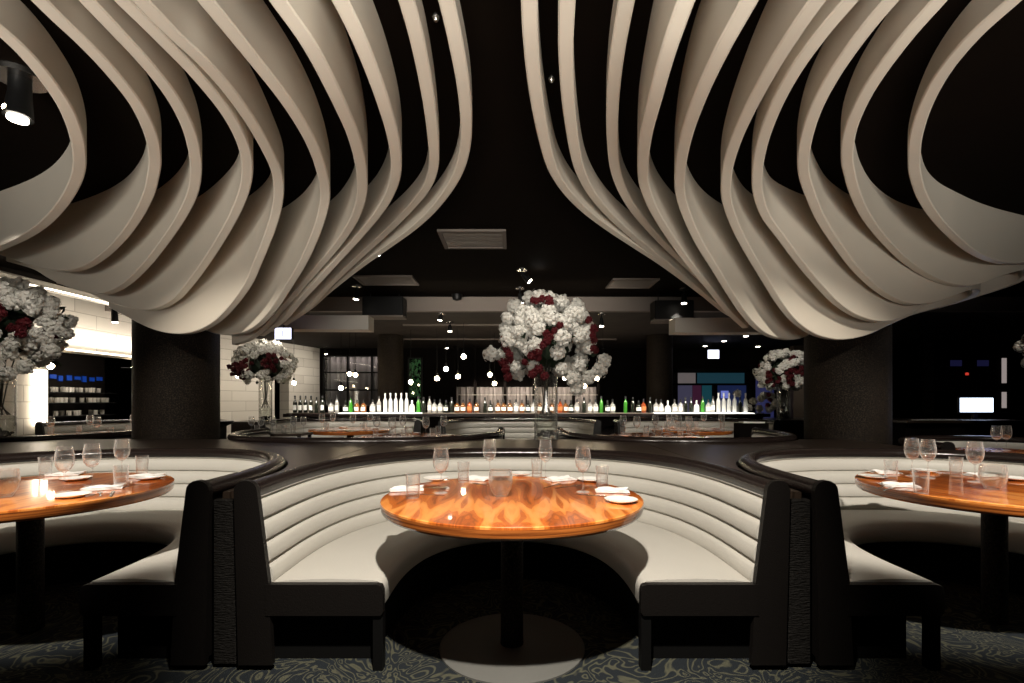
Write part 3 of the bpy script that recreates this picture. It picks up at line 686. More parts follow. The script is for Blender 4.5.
def fork_mesh():
    g = G(); g.box(-.004, .004, -.1, .03, .001, .003, bev=.001); g.box(-.011, .011, .03, .05, .001, .003)
    for k in range(4): g.box(-.011+.0062*k, -.0085+.0062*k, .05, .085, .001, .003)
    return g.mesh('fork', M_metal, smooth=False)
def knife_mesh():
    g = G(); g.box(-.005, .005, -.1, .0, .001, .005, bev=.001)
    g.prism([(-.007, 0), (.006, 0), (.007, .08), (.001, .1), (-.007, .08)], 'z', .001, .003); return g.mesh('knife', M_metal, smooth=False)
FK, KN = fork_mesh(), knife_mesh()
BOWLP = [(.0005, 0), (.03, 0), (.034, .004), (.052, .035), (.060, .07), (.058, .105), (.053, .13), (.051, .13), (.0555, .105), (.0572, .07), (.049, .036), (.028, .012), (.0005, .010)]
def candle_bowl(loc, label, s=1.0):
    t = thing('votive_bowl', label, 'bowl', loc, 0, 'round glass votive bowls')
    G().lathe(BOWLP, 32).obj('bowl', M_glass, t)
    G().lathe([(.0005, .0125), (.027, .0125), (.048, .037), (.0565, .07), (.0545, .085), (.0005, .085)], 32).obj('water', M_water, t)
    t.scale = (s, s, s); return t
ZT = .7505
def put(me, kind, p, label, cat, group, rz=0, s=1, rot=None):
    o = inst(kind, me, None, p, rot or (0, 0, rz), s); return tag(o, label, cat, group)
def T(px, py): p = at(px, py, ZT); return (p.x, p.y, ZT)
def lay(tbl, glasses, tumblers, plates, napkins, forks=(), knives=()):
    def n(k, L): return '' if len(L) == 1 else (', %s from the left' % ORD[k])
    for k, (x, y) in enumerate(glasses): put(WG, 'wine_glass', T(x, y), 'stemmed wine glass on the %s table%s of its kind' % (tbl, n(k, glasses)), 'wine glass', 'wine glasses on the '+tbl+' table')
    for k, (x, y) in enumerate(tumblers): put(TUM, 'tumbler', T(x, y), 'clear water tumbler on the %s table%s of its kind' % (tbl, n(k, tumblers)), 'glass', 'tumblers on the '+tbl+' table')
    for k, (x, y) in enumerate(plates): put(PL, 'side_plate', T(x, y), 'small white plate on the %s table%s of its kind' % (tbl, n(k, plates)), 'plate', 'side plates on the '+tbl+' table')
    for k, (x, y, r) in enumerate(napkins): put(NAP, 'napkin', T(x, y), 'folded white napkin on the %s table%s of its kind' % (tbl, n(k, napkins)), 'napkin', 'napkins on the '+tbl+' table', r)
    for k, (x, y, r) in enumerate(forks): put(FK, 'fork', T(x, y), 'steel fork on the %s table%s of its kind' % (tbl, n(k, forks)), 'fork', 'forks on the '+tbl+' table', r)
    for k, (x, y, r) in enumerate(knives): put(KN, 'knife', T(x, y), 'steel knife on the %s table%s of its kind' % (tbl, n(k, knives)), 'knife', 'knives on the '+tbl+' table', r)
lay('central', [(441, 493), (489.5, 478), (545.5, 479), (583, 492)], [(413, 498), (463.5, 482), (537, 477), (602, 487)],
    [(436, 480), (521, 475), (590, 481), (621, 502)], [(407, 490, .2), (475, 479.5, -.4), (560, 480, .5), (612, 491.5, -.1)],
    [(425, 495, 1.4), (483, 485, .8), (553, 486, -.6)], [(594, 496, 1.1), (432, 488, 1.3), (569, 487, -.9)])
candle_bowl(T(500.7, 496), 'round clear glass votive bowl at the middle of the central table')
lay('left', [(64.5, 492), (92, 486), (122, 477)], [(45.5, 476), (121, 487), (142, 474)],
    [(72, 497), (76, 480), (150, 479)], [(104, 489, .5), (66, 475, .3), (146, 477, .1)], [(100, 494, .7)], [(112, 494, .6)])
candle_bowl(T(3, 497), 'round clear glass votive bowl on the left table, cut by the picture edge', 1.05)
lay('right', [(912, 476), (928, 478), (975, 482)], [(891, 480), (921, 493), (956, 476)],
    [(873, 478), (925, 472), (1016, 480)], [(899, 486, -.3), (884, 473, .1), (980, 476, .2)], [(883, 487, -.9)], [(890, 489, -.9)])
candle_bowl(T(993, 489), 'round clear glass votive bowl on the right table near the picture edge', 1.0)
def lay_far(tbl, c, R, ng, seed):
    rnd = random.Random(seed); G_ = []; Tn = []; Pl = []
    for k in range(ng):
        a = 2*PI*(k+.5)/ng+rnd.uniform(-.2, .2); r = R*rnd.uniform(.6, .8)
        G_.append((c[0]+r*math.cos(a), c[1]+r*math.sin(a))); a += .32; Tn.append((c[0]+r*math.cos(a), c[1]+r*math.sin(a))); a -= .7; Pl.append((c[0]+R*.78*math.cos(a), c[1]+R*.78*math.sin(a)))
    for L, me, kind, nm, cat in ((G_, WG, 'wine_glass', 'stemmed wine glass', 'wine glass'), (Tn, TUM, 'tumbler', 'small clear tumbler', 'glass'), (Pl, PL, 'side_plate', 'small white side plate', 'plate')):
        L.sort(key=lambda p: p[0]/p[1])
        for k, p in enumerate(L): put(me, kind, (p[0], p[1], ZT), '%s on the %s, %s from left' % (nm, tbl, ORD[k]), cat, '%ss on the %s' % (nm, tbl), s=1.12 if me is WG else 1)
lay_far('second-row left table', (-1.35, 6.65), .62, 5, 1)
lay_far('second-row right table', (1.95, 6.75), .62, 6, 2)
lay_far('third-row left table', (-2.72, 8.2), .62, 4, 3)
lay_far('third-row right table', (2.9, 8.2), .62, 4, 4)
lay_far('far left table behind the big vase', (-5.75, 6.95), .6, 4, 6)
candle_bowl((-1.35, 6.65, ZT), 'glass votive bowl on the second row table left of centre')
candle_bowl((1.95, 6.75, ZT), 'glass votive bowl on the second row table right of centre')
for k, (x, y) in enumerate(((992, 446), (1000, 445.5))):
    p = (4.52+.14*k, 4.72+.05*k); put(WG, 'wine_glass', (p[0], p[1], .7505), 'stemmed wine glass on the far side of the right booth rim, %s of two' % ('left' if k == 0 else 'right'), 'wine glass', 'wine glasses behind the right booth')

# service stand behind the left booth: tray of glassware
ts = make_table('small table inside the rear right booth beside the column', (4.60, 4.76, 0), R=.34, base=False)
t = thing('service_stand', 'low dark service stand crowded with glassware beside the rear left vase', 'stand', (-3.3, 7.12, 0))
G().box(-.42, .42, -.22, .22, .73, .76, bev=.005).obj('top', M_ledge, t, smooth=False)
for sx in (-1, 1):
    for sy in (-1, 1): G().box(sx*.38-.02, sx*.38+.02, sy*.18-.02, sy*.18+.02, 0, .73).obj('leg', M_black, t, smooth=False)
rnd = random.Random(9)
for k in range(9):
    x = -3.3-.36+.09*k; y = 7.12+rnd.uniform(-.14, .14)
    put(WG if k % 2 == 0 else TUM, 'wine_glass' if k % 2 == 0 else 'tumbler', (x, y, .7605), ('upright wine glass' if k % 2 == 0 else 'stacked tumbler')+' on the service stand, %s from the left' % ORD[k], 'wine glass' if k % 2 == 0 else 'glass', 'glassware on the service stand')
t = thing('waiter_station', 'black square waiter station with a pale top right of the rear tables', 'cabinet', (3.6, 7.62, 0))
G().box(-.22, .22, -.1, .1, 0, .88, bev=.005).obj('body', M_dwall, t, smooth=False)
G().box(-.15, .17, -.08, .08, .88, .90).obj('top', M_plate, t, smooth=False)
# dark shallow bowl on left ledge
p = at(255, 421, .9)
t = thing('pedestal_bowl', 'wide dark shallow bowl with a pale inside, left behind the second row rim', 'bowl', (-4.15, 7.0, 0))
G().lathe([(.0005, 0), (.16, 0), (.16, .02), (.04, .05), (.04, .80), (.12, .84), (.26, .90), (.27, .93), (.26, .935), (.10, .89), (.0005, .88)], 32).obj('bowl', M_black, t)
G().lathe([(.0005, .886), (.10, .894), (.255, .936)], 32).obj('inner_lining', M_plate, t)

# ------------------------------------------------------------------ flower arrangements
def bloom_mesh(seed, m, name, r=1.0, nfl=44):
    rnd = random.Random(seed); g = G(); g.blob((0, 0, 0), r*.5, seed, 5, .05)
    for k in range(17):
        z = 1-2*(k+.5)/17; ph = k*2.39996+seed; q = math.sqrt(1-z*z); rr = r*rnd.uniform(.52, .78)
        g.blob((rr*q*math.cos(ph), rr*q*math.sin(ph), rr*z), r*rnd.uniform(.24, .34), seed*50+k, 4, .22)
    for k in range(nfl):
        z = 1-2*(k+.5)/nfl; ph = k*2.39996; q = math.sqrt(1-z*z); nrm = Vector((q*math.cos(ph), q*math.sin(ph), z))
        rad = r*(.76+.16*math.sin(3.1*nrm.x+seed)*math.cos(2.7*nrm.z+seed*2)+rnd.uniform(-.14, .18)); c = nrm*rad; a = nrm.orthogonal().normalized(); b = nrm.cross(a); tw = rnd.uniform(0, PI)
        tl = Vector((rnd.uniform(-.35, .35), rnd.uniform(-.35, .35), rnd.uniform(-.35, .35)))
        for p in range(4):
            an = tw+p*PI/2; d = a*math.cos(an)+b*math.sin(an); e = nrm.cross(d); s_ = r*.22*rnd.uniform(.85, 1.15)
            up = (nrm+tl*1.1)
            g.add([c, c+d*s_*.55+e*s_*.42+up*s_*.22, c+d*s_*1.05+up*s_*.10, c+d*s_*.55-e*s_*.42+up*s_*.22], [(0, 1, 2, 3)])
    return g.mesh(name, m, smooth=False)
WB = [bloom_mesh(i, M_petal, 'white_bloom') for i in range(4)]
RB = [bloom_mesh(10+i, M_red, 'red_bloom', nfl=30) for i in range(2)]
def vase_arr(label, loc, zc, Rw, Rh, seed, hb=.70, rb=.125, nW=46, nR=14, nL=40, drift=0, droop=(), strands=None):
    t = thing('flower_vase', label, 'flower vase', loc, 0, 'tall vases of white and red flowers'); rnd = random.Random(seed)
    G().lathe([(.0005, 0), (rb, 0), (rb, hb), (rb-.006, hb), (rb-.006, .02), (.0005, .02)], 40).obj('vase', M_vase, t)
    G().lathe([(.0005, .021), (rb-.008, .021), (rb-.008, .26), (.0005, .26)], 32).obj('water', M_water, t)
    g = G()
    for k in range(44):
        a = rnd.uniform(0, 2*PI); q = (rb-.028)*math.sqrt(rnd.random()); g.blob((q*math.cos(a), q*math.sin(a), .035+rnd.uniform(0, .06)), .02, k, 3, .2, .7)
    o = g.obj('pebbles', M_peb, t); o['kind'] = 'stuff'
    for k in range(9):
        a = k*.7; q = rb*.6; q2 = rb*rnd.uniform(.2, .75); a2 = a+rnd.uniform(1, 2.5)
        G().tube([(q*math.cos(a), q*math.sin(a), .27), (q2*.3*math.cos(a2), q2*.3*math.sin(a2), hb*.55), (q2*math.cos(a2), q2*math.sin(a2), hb), (2.2*q2*math.cos(a2), 2.2*q2*math.sin(a2), zc-.15)], .006, 6).obj('stem', M_stem, t)
    pts = []
    tries = 0
    while len(pts) < nW and tries < 9000:
        tries += 1
        z = rnd.uniform(-.75, 1); ph = rnd.uniform(0, 2*PI); q = math.sqrt(1-z*z)*rnd.uniform(.86, 1.0)
        p = Vector((Rw*q*math.cos(ph)+drift*z, Rw*q*math.sin(ph), Rh*z))*rnd.uniform(.80, 1.0)
        if all((p-o_).length > .102 for o_ in pts): pts.append(p)
    reds = set()
    cl = [Vector((math.cos(a), math.sin(a), zz)) for a, zz in ((-2.6, -.2), (-1.85, -.1), (-.8, .15), (1.2, .2), (2.5, .5), (-1.45, .75))]
    if strands:
        for (xa, za, xb, zb2, n_) in strands:
            for k in range(n_):
                f = k/(n_-1); x = xa+(xb-xa)*f+rnd.uniform(-.035, .035); z = za+(zb2-za)*f+rnd.uniform(-.02, .02)
                y = -Rw*math.sqrt(max(.04, 1-(x/Rw)**2-(z/Rh)**2))*.98
                inst('red_bloom', RB[k % 2], t, (x, y, zc+z), (k*1.3, k*.7, 0), rnd.uniform(.038, .052))
            pts = [p for p in pts if p.y > 0 or min((Vector((p.x, p.z))-Vector((xa+(xb-xa)*f, za+(zb2-za)*f))).length for f in (0, .25, .5, .75, 1)) > .058]
    for p in pts:
        u = Vector((p.x/Rw, p.y/Rw, p.z/Rh))
        isred = (not strands) and any((u-Vector((c.x*.9, c.y*.9, c.z))).length < .33 for c in cl)
        if isred:
            for k in range(3):
                o = inst('red_bloom', RB[k % 2], t, p+Vector((0, 0, zc))+Vector((rnd.uniform(-.06, .06), rnd.uniform(-.06, .06), -.055*k)), (rnd.uniform(0, 6), rnd.uniform(0, 6), 0), rnd.uniform(.045, .06)); reds.add(o)
        else:
            inst('white_bloom', WB[rnd.randrange(4)], t, p+Vector((0, 0, zc)), (rnd.uniform(0, 6), rnd.uniform(0, 6), 0), rnd.uniform(.072, .100))
    for dx, dy, dz, red in droop:
        inst('red_bloom' if red else 'white_bloom', (RB[0] if red else WB[1]), t, Vector((dx, dy, zc+dz)), (dx*9, dz*7, 0), .05 if red else .088)
    g = G()
    for k in range(nL):
        z = rnd.uniform(-.8, .9); ph = rnd.uniform(0, 2*PI); q = math.sqrt(1-z*z); nrm = Vector((q*math.cos(ph), q*math.sin(ph), z))
        c = Vector((Rw*nrm.x, Rw*nrm.y, Rh*z))*rnd.uniform(.72, .95)+Vector((0, 0, zc)); d = (nrm+Vector((rnd.uniform(-.8, .8), rnd.uniform(-.8, .8), rnd.uniform(-.8, .4)))).normalized()
        e = d.cross(nrm+Vector((.1, .2, .3))).normalized(); L_ = rnd.uniform(.08, .13); w_ = L_*.28
        g.add([c, c+d*L_*.5+e*w_+nrm*.01, c+d*L_, c+d*L_*.5-e*w_+nrm*.01], [(0, 1, 2, 3)])
    g.blob((0, 0, zc), min(Rw, Rh)*.55, seed, 8, .25)
    o = g.obj('leaves', M_leaf, t, smooth=False); o['kind'] = 'stuff'
    return t
vase_arr('tall vase with a huge ball of white and red flowers on the central ledge', (.36, 5.39, .80), 1.06, .54, .49, 21, nW=120, nL=34, strands=[(-.17, .38, .04, .34, 5), (.07, .10, -.2, -.25, 8), (-.02, -.02, -.1, -.22, 5), (.42, .16, .5, -.14, 7), (-.47, .0, -.38, -.22, 5)],
         droop=[(-.58, -.1, -.15, 0), (-.42, -.3, -.32, 1), (-.40, -.3, -.40, 1), (-.45, -.25, -.25, 1), (.55, -.1, -.32, 0), (.60, -.1, -.22, 0), (.25, -.35, -.42, 0), (.3, -.3, -.52, 0), (.42, -.2, -.4, 0), (-.1, -.42, -.33, 1), (-.16, -.42, -.38, 1), (-.04, -.42, -.4, 1)])
vase_arr('big vase of white and red flowers at the left picture edge', (-5.36, 5.3, .80), 1.18, .58, .50, 33, nW=104,
         droop=[(.55, -.1, -.12, 0), (.62, -.1, -.25, 0), (.6, -.05, 0, 0), (.45, -.2, -.42, 0), (.36, -.3, -.5, 0), (.28, -.35, -.4, 0), (.1, -.4, -.1, 1), (.16, -.42, -.15, 1), (.05, -.42, -.2, 1)])
vase_arr('rear left vase of white and red flowers in front of the pale block wall', (-4.97, 10.2, .80), 1.14, .60, .46, 45, nW=92, hb=.82)
vase_arr('rear right vase of white and red flowers beside the right column', (5.42, 10.1, .83), .95, .52, .44, 57, nW=86,
         droop=[(-.45, -.3, -.45, 1), (-.42, -.3, -.55, 1), (-.47, -.3, -.65, 1)])
vase_arr('vase of white and red flowers at the right picture edge', (6.02, 5.3, .80), .98, .50, .42, 61, nW=86)
t = thing('low_flower_bowl', 'small low arrangement of white flowers behind the rear right vase', 'flowers', (5.3, 10.9, .83))
G().lathe([(.0005, 0), (.10, 0), (.13, .12), (.12, .12), (.0005, .02)], 20).obj('bowl', M_black, t)
rnd = random.Random(77)
for k in range(16): inst('white_bloom', WB[k % 4], t, (rnd.uniform(-.45, .45), rnd.uniform(-.2, .2), .15+rnd.uniform(0, .4)), (k, k*2, 0), .09)
for x, w_, nm in ((-4.97, .5, 'left'), (5.42, 1.1, 'right')):
    g = G(); g.box(x-.5, x+w_, 9.85, 11.3, 0, .80 if x < 0 else .83); tag(g.obj('sideboard', M_ledge, smooth=False), 'dark low sideboard under the rear %s vase' % nm, 'sideboard')
for x, y, nm in ((-5.36, 5.3, 'left'), (6.02, 5.3, 'right')):
    if x > 0: tag(G().box(x-.5, x+.5, 5.0, 5.6, 0, .80).obj('vase_stand', M_ledge, smooth=False), 'dark stand carrying the vase at the %s picture edge' % nm, 'stand')

# ------------------------------------------------------------------ bar and bottles
YBAR = 9.6; ZB = .98
t = thing('bar_counter', 'long black bar counter with a lit top edge running across the rear', 'bar', (0, YBAR, 0))
G().box(-4.3, 4.85, -.12, .40, ZB-.075, ZB-.012, bev=.01).obj('counter_top', M_rim, t, smooth=False)
G().box(-4.2, 4.75, .0, .38, 0, ZB-.075).obj('bar_front', M_dwall, t, smooth=False)
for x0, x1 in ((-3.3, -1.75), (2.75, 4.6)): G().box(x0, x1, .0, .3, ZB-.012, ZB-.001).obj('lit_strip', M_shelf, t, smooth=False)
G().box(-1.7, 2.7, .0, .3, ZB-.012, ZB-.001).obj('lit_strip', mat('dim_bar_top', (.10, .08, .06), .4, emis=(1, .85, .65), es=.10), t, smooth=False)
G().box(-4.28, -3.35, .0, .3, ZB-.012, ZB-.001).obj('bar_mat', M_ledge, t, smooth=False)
def bprof(kind, h):
    if kind == 'round': return [(.0005, 0), (.055, .002), (.062, h*.25), (.05, h*.5), (.016, h*.62), (.014, h*.9)]
    if kind == 'squat': return [(.0005, 0), (.05, .002), (.052, .02), (.052, h*.52), (.038, h*.64), (.016, h*.70), (.015, h*.9)]
    return [(.0005, 0), (.036, .002), (.038, .015), (.038, h*.58), (.030, h*.67), (.0135, h*.76), (.0135, h*.94)]
BK = {}
def bottle_proto(key, kind, h, gm, lab, cap):
    body = G().lathe(bprof(kind, h)+[(.0005, h*.94 if kind == 'tall' else h*.9)], 20).mesh('glass_body', gm)
    top = h*.94 if kind == 'tall' else h*.9
    capm = G().lathe([(.0005, top-.03), (.0165, top-.03), (.0165, h), (.0005, h)], 14).mesh('bottle_cap', cap)
    r = .0395 if kind == 'tall' else .0535 if kind == 'squat' else .062
    z0, z1 = (h*.16, h*.45)
    labm = None
    if lab is not None:
        g = G(); rings = []
        for i in range(9):
            a = -PI/2-1.0+2.0*i/8; c, s_ = math.cos(a), math.sin(a); rings.append([(r*c, r*s_, z0), (r*c, r*s_, z1), (r*1.02*c, r*1.02*s_, z1), (r*1.02*c, r*1.02*s_, z0)])
        labm = g.strip(rings).mesh('bottle_label', lab)
    BK[key] = (body, capm, labm)
bottle_proto('wine', 'tall', .33, B_dark, M_label, M_cap)
bottle_proto('dark', 'tall', .30, B_dark, None, M_cap)
bottle_proto('dsquat', 'squat', .24, B_dark, M_label, M_cap)
bottle_proto('clear', 'squat', .26, B_clear, M_label, M_cap)
bottle_proto('ctall', 'tall', .32, B_clear, M_label, M_cap)
bottle_proto('white', 'tall', .38, B_white, None, M_label)
bottle_proto('wsmall', 'squat', .24, B_white, None, M_label)
bottle_proto('green', 'tall', .32, B_green, None, M_cap)
bottle_proto('amber', 'squat', .25, B_amber, M_label, M_cap)
bottle_proto('orange', 'squat', .27, B_orange, M_gold, M_cap)
bottle_proto('round', 'round', .24, B_white, None, M_label)
BL = """wine 295,wine 300.3,wine 305.6,wine 311,dark 316.5,wine 322.7,clear 331,ctall 337,dsquat 345.6,green 350.7,amber 357,amber 363.6,clear 372.8,ctall 379,white 385.2,white 390.5,white 395.8,white 401.2,white 406.6,wsmall 412,
green 418.4,dark 423.5,ctall 429.5,clear 434.5,clear 440,dsquat 446,dark 451.7,amber 457,amber 463,orange 469.6,amber 476.6,dark 485,dsquat 490.5,amber 498,amber 503.7,amber 510,clear 516,amber 522,dsquat 528,clear 533.6,amber 539.5,clear 546,
amber 552,orange 560,amber 565.5,dsquat 571,clear 577,dark 584,clear 590,clear 595.5,green 601.4,dsquat 607.5,clear 612.5,green 625.5,dark 633,dsquat 638.7,orange 643.5,dark 650,clear 656,clear 661,round 667.8,clear 674.6,clear 680.6,dark 685.4,dark 691,wsmall 696.5,
green 702.6,clear 708.4,ctall 713,white 718.4,white 723.8,white 729,white 734.6,dark 740,white 745.6"""
NMB = {'wine': 'dark wine bottle with a pale label', 'dark': 'slim dark bottle', 'dsquat': 'short dark bottle with a pale label', 'clear': 'squat clear spirit bottle', 'ctall': 'tall clear bottle with a pale label', 'white': 'tall frosted white bottle lit from below',
       'wsmall': 'small white bottle', 'green': 'bright green bottle', 'amber': 'squat amber whisky bottle', 'orange': 'glowing orange bottle', 'round': 'round white bottle'}
items = [(s_.split()[0], float(s_.split()[1])) for s_ in BL.replace('\n', '').split(',')]
cnt = {}
tot = {}
for k, _ in items: tot[k] = tot.get(k, 0)+1
rnd = random.Random(11)
ORDX = ORD+['%dth' % i for i in range(17, 40)]
for k, x in items:
    i = cnt.get(k, 0); cnt[k] = i+1; Y = YBAR+.14+(.05 if sum(cnt.values()) % 2 else -.05)+rnd.uniform(-.01, .01)
    lab = NMB[k]+' on the bar'+('' if tot[k] == 1 else ', %s of its kind from left' % ORDX[i])
    t = thing('bottle', lab, 'bottle', ((x-CX)/F*Y, Y, ZB), rnd.uniform(-.3, .3), 'bottles along the bar')
    body, cp, lb = BK[k]; gb_ = inst('glass_body', body, t); inst('bottle_cap', cp, t)
    if lb: inst('bottle_label', lb, gb_)

# ------------------------------------------------------------------ pendant bulbs
BULBS = [(238, 376, 11.0), (294, 383, 12.0), (341, 388, 11), (349.5, 374, 11.5), (355.5, 375, 11.2), (410.7, 382, 11), (446, 369, 10.5), (437, 378.5, 10.6), (458, 376.5, 10.7), (463.6, 356.5, 10), (490, 374.6, 10.8), (494.5, 383.5, 11.5), (520.3, 374.6, 10.6), (564.7, 378, 10.8), (584.6, 386, 11.2), (597, 378.5, 10.8), (603, 369.6, 10.4)]
t0 = None
for i, (x, y, Y) in enumerate(BULBS):
    p = atY(x, y, Y); lab = 'bare glowing pendant bulb above the rear bar, %s from the left' % ORDX[i]
    zc = CR
    t = thing('pendant_lamp', lab, 'pendant lamp', p, 0, 'pendant bulbs above the bar')
    if i == 0:
        bm_ = G().blob((0, 0, 0), .048, 1, 8, 0).mesh('bulb', M_bulb); sk = G().cyl(.022, .055, .12, 12).mesh('socket', M_black)
    inst('bulb', bm_, t); inst('socket', sk, t)
    G().cyl(.004, .12, zc-p.z, 6).obj('cord', M_black, t)
for x, y, Y, nm in ((134.5, 367.6, 9.6, 'brightest one in front of the left wall opening'), (50.6, 366, 7.9, 'small one beside the tall slot light')):
    p = atY(x, y, Y); t = thing('wall_lamp', 'round glowing wall bulb, '+nm, 'wall lamp', p)
    inst('bulb', bm_, t, scale=1.0); G().box(-.25, 0, -.01, .01, -.01, .01).obj('bracket', M_black, t, smooth=False)

# ------------------------------------------------------------------ ceiling fittings
cano = G().lathe([(.0005, 0), (.075, 0), (.075, -.018), (.0005, -.018)], 20).mesh('canopy', M_metal)
def spot(base_x, base_y, lens_x, lens_y, label, zc=CZ, s=1.0, Y=None):
    if Y is None: Y = F*(zc-CH)/(400-base_y)
    p = Vector(((base_x-CX)/F*Y, Y, zc)); q = Vector(((lens_x-CX)/F*Y, Y, CH+(400-lens_y)*Y/F))
    t = thing('ceiling_spotlight', label, 'spotlight', p, 0, 'small black ceiling spotlights')
    o = inst('canopy', cano, t, scale=s); d = q-p
    G().tube([(0, 0, -.015), (0, 0, min(-.04, d.z*.45))], .012*s, 8).obj('stem', M_black, t)
    dirv = (d-Vector((0, 0, d.z*.45))).normalized(); a = Vector((0, 0, d.z*.35)); b = d
    hd = G().tube([a, a+(b-a)*.5, b], [.028*s, .042*s, .045*s], 14).obj('lamp_head', M_black, t)
    e = (b-a).normalized(); G().tube([b+e*.001, b+e*.012], .036*s, 14).obj('lens', M_lens, hd)
    return t
spot(378, 243, 377, 254, 'black ceiling spotlight hanging just under the tips of the left fins')
spot(357, 285.6, 356, 299, 'black ceiling spotlight left of the hanging black box, left of centre')
spot(441, 311, 440, 320, 'small black ceiling spotlight between the left black box and the flowers', zc=CR, Y=8.9)
spot(450, 321.5, 450, 331, 'small black ceiling spotlight deeper in the room left of the flowers', zc=CR)
spot(522, 269, 529.5, 281, 'upper black ceiling spotlight above the central flowers')
spot(520, 287.7, 521, 303, 'lower black ceiling spotlight shining beside the top of the central flowers')
spot(601.5, 311, 601.5, 326, 'black ceiling spotlight right behind the central flowers', zc=CR, Y=8.9)
spot(684, 288.4, 684, 303, 'black ceiling spotlight in front of the right black box', s=1.1)
spot(447, 340, 447, 348, 'tiny black ceiling spotlight far back above the bar', zc=CR)
spot(114, 311, 115, 322, 'black spotlight on the soffit in front of the pale left wall', zc=2.8, Y=7.6)
spot(325, 347, 326, 354, 'tiny dark spotlight beside the rear left window', zc=CR)
t = thing('double_spotlight', 'large black twin ceiling spotlight shining inside the outermost left fin', 'spotlight', ((20-CX)/F*2.76, 2.76, CZ))
inst('canopy', cano, t, scale=1.6)
G().tube([(0, 0, -.02), (0, 0, -.15)], .05, 14).obj('stem', M_black, t)
G().tube([(0, 0, -.10), (.0, -.01, -.24)], [.05, .065], 16).obj('lamp_head', M_black, t)
G().tube([(-.0, -.012, -.24), (0, -.013, -.255)], .045, 16).obj('lens', M_lens, t)
inst('bulb', bm_, t, (-.02, -.05, -.21), scale=.45)
for x, y, nm in ((705, 346, 'leftmost'), (724, 341, 'second'), (746, 336, 'third'), (758, 346.5, 'rightmost')):
    p = atY(x, y, F*(CR-CH)/(400-y)); o = G().lathe([(.0005, 0), (.05, 0), (.055, -.01), (.0005, -.012)], 14).obj('recessed_downlight', M_lens, loc=(p.x, p.y, CR-.001)); tag(o, 'tiny recessed downlight over the rear right door, %s of four' % nm, 'downlight', 'tiny downlights over the rear right door')
M_vent = mat('vent_grey', (.10, .085, .07), .6)
def vent(x0, x1, y0, y1, label):
    Yn = F*(CZ-CH)/(400-y0); Yf = F*(CZ-CH)/(400-y1); xa = (x0-CX)/F*Yn; xb = (x1-CX)/F*Yn
    t = thing('ceiling_vent', label, 'vent', ((xa+xb)/2, (Yn+Yf)/2, CZ)); w_, d = abs(xb-xa)/2, abs(Yf-Yn)/2
    g = G(); b = .04
    for q in ((-w_, w_, -d, -d+b), (-w_, w_, d-b, d), (-w_, -w_+b, -d+b, d-b), (w_-b, w_, -d+b, d-b)): g.box(*q, -.025, -.001)
    fr_ = g.obj('frame', M_soff, t, smooth=False)
    g = G(); k = int(2*d/.05)
    for i in range(k): y = -d+b+(2*d-2*b)*(i+.5)/k; g.box(-w_+b, w_-b, y-.014, y+.014, -.014, -.006)
    g.obj('louvres', M_vent, fr_, smooth=False)
vent(437, 506, 229, 247, 'large grey rectangular ceiling vent left of the central aisle')
vent(352, 412, 275, 284, 'smaller ceiling vent near the tips of the left fins')
vent(613, 660, 278, 287, 'ceiling vent near the tips of the right fins')
for x, y, nm in ((436, 15, 'left, between the two inner left fins'), (551.5, 77, 'right, between the two inner right fins')):
    Y = F*(CZ-CH)/(400-y); o = G().lathe([(.0005, 0), (.018, 0), (.018, -.012), (.008, -.03), (.0005, -.03)], 14).obj('sprinkler_head', M_metal, loc=((x-CX)/F*Y, Y, CZ)); tag(o, 'small metal sprinkler head on the black ceiling, '+nm, 'sprinkler')
for x0, x1, y0, y1, nm in ((362, 403, 296, 317, 'left'), (655, 694, 300, 321, 'right')):
    Y = 8.3; a = atY(x0, y1, Y); b = atY(x1, y0, Y)
    t = thing('hanging_speaker', 'black box loudspeaker with a grey lower lip hung under the ceiling, %s of the flowers' % nm, 'speaker', ((a.x+b.x)/2, Y, a.z))
    w_ = (b.x-a.x)/2; h = b.z-a.z
    G().box(-w_, w_, 0, .3, .03, h, bev=.01).obj('cabinet', M_black, t, smooth=False)
    G().box(-w_, w_, -.02, .3, 0, .03, bev=.005).obj('lower_lip', M_soff, t, smooth=False)
    for s_ in (-1, 1): G().cyl(.01, h-.01, CZ-a.z, 8, s_*w_*.7, .15).obj('hanger', M_black, t)
o = G().lathe([(.0005, 0), (.09, 0), (.09, -.03), (.07, -.09), (.0005, -.11)], 20).obj('dome_camera', M_black, loc=atY(457, 304, 8.5)); o.location.z = CZ; tag(o, 'small black dome fixed to the ceiling left of the flowers', 'camera')
# exit signs
for x0, x1, y0, y1, Y, nm in ((275, 291, 328, 339, 7.2, 'left, hanging below the tips of the left fins'), (708, 719, 350, 358.5, 13.5, 'right, above the rear glass door')):
    a = atY(x0, y1, Y); b = atY(x1, y0, Y); w_ = (b.x-a.x)/2; h = b.z-a.z
    t = thing('exit_sign', 'glowing exit sign on the '+nm, 'sign', ((a.x+b.x)/2, Y, a.z))
    G().box(-w_-.01, w_+.01, .005, .06, -.01, h+.01, bev=.005).obj('housing', M_black, t, smooth=False)
    sf = G().box(-w_, w_, -.003, .005, 0, h).obj('sign_face', M_exit, t, smooth=False)
    G().box(-.012, .012, -.006, -.003, h*.2, h*.75).box(-.04, .04, -.006, -.003, h*.68, h*.78).obj('glyph', M_exitg, sf, smooth=False)
    G().cyl(.01, h, (CR if Y > 8.83 else CZ)-a.z, 8, 0, .03).obj('hanger', M_black, t)
    lamp('POINT', 'exit_sign_glow', ((a.x+b.x)/2, Y-.12, a.z+h/2), None, .5, (.35, .4, 1), .1)
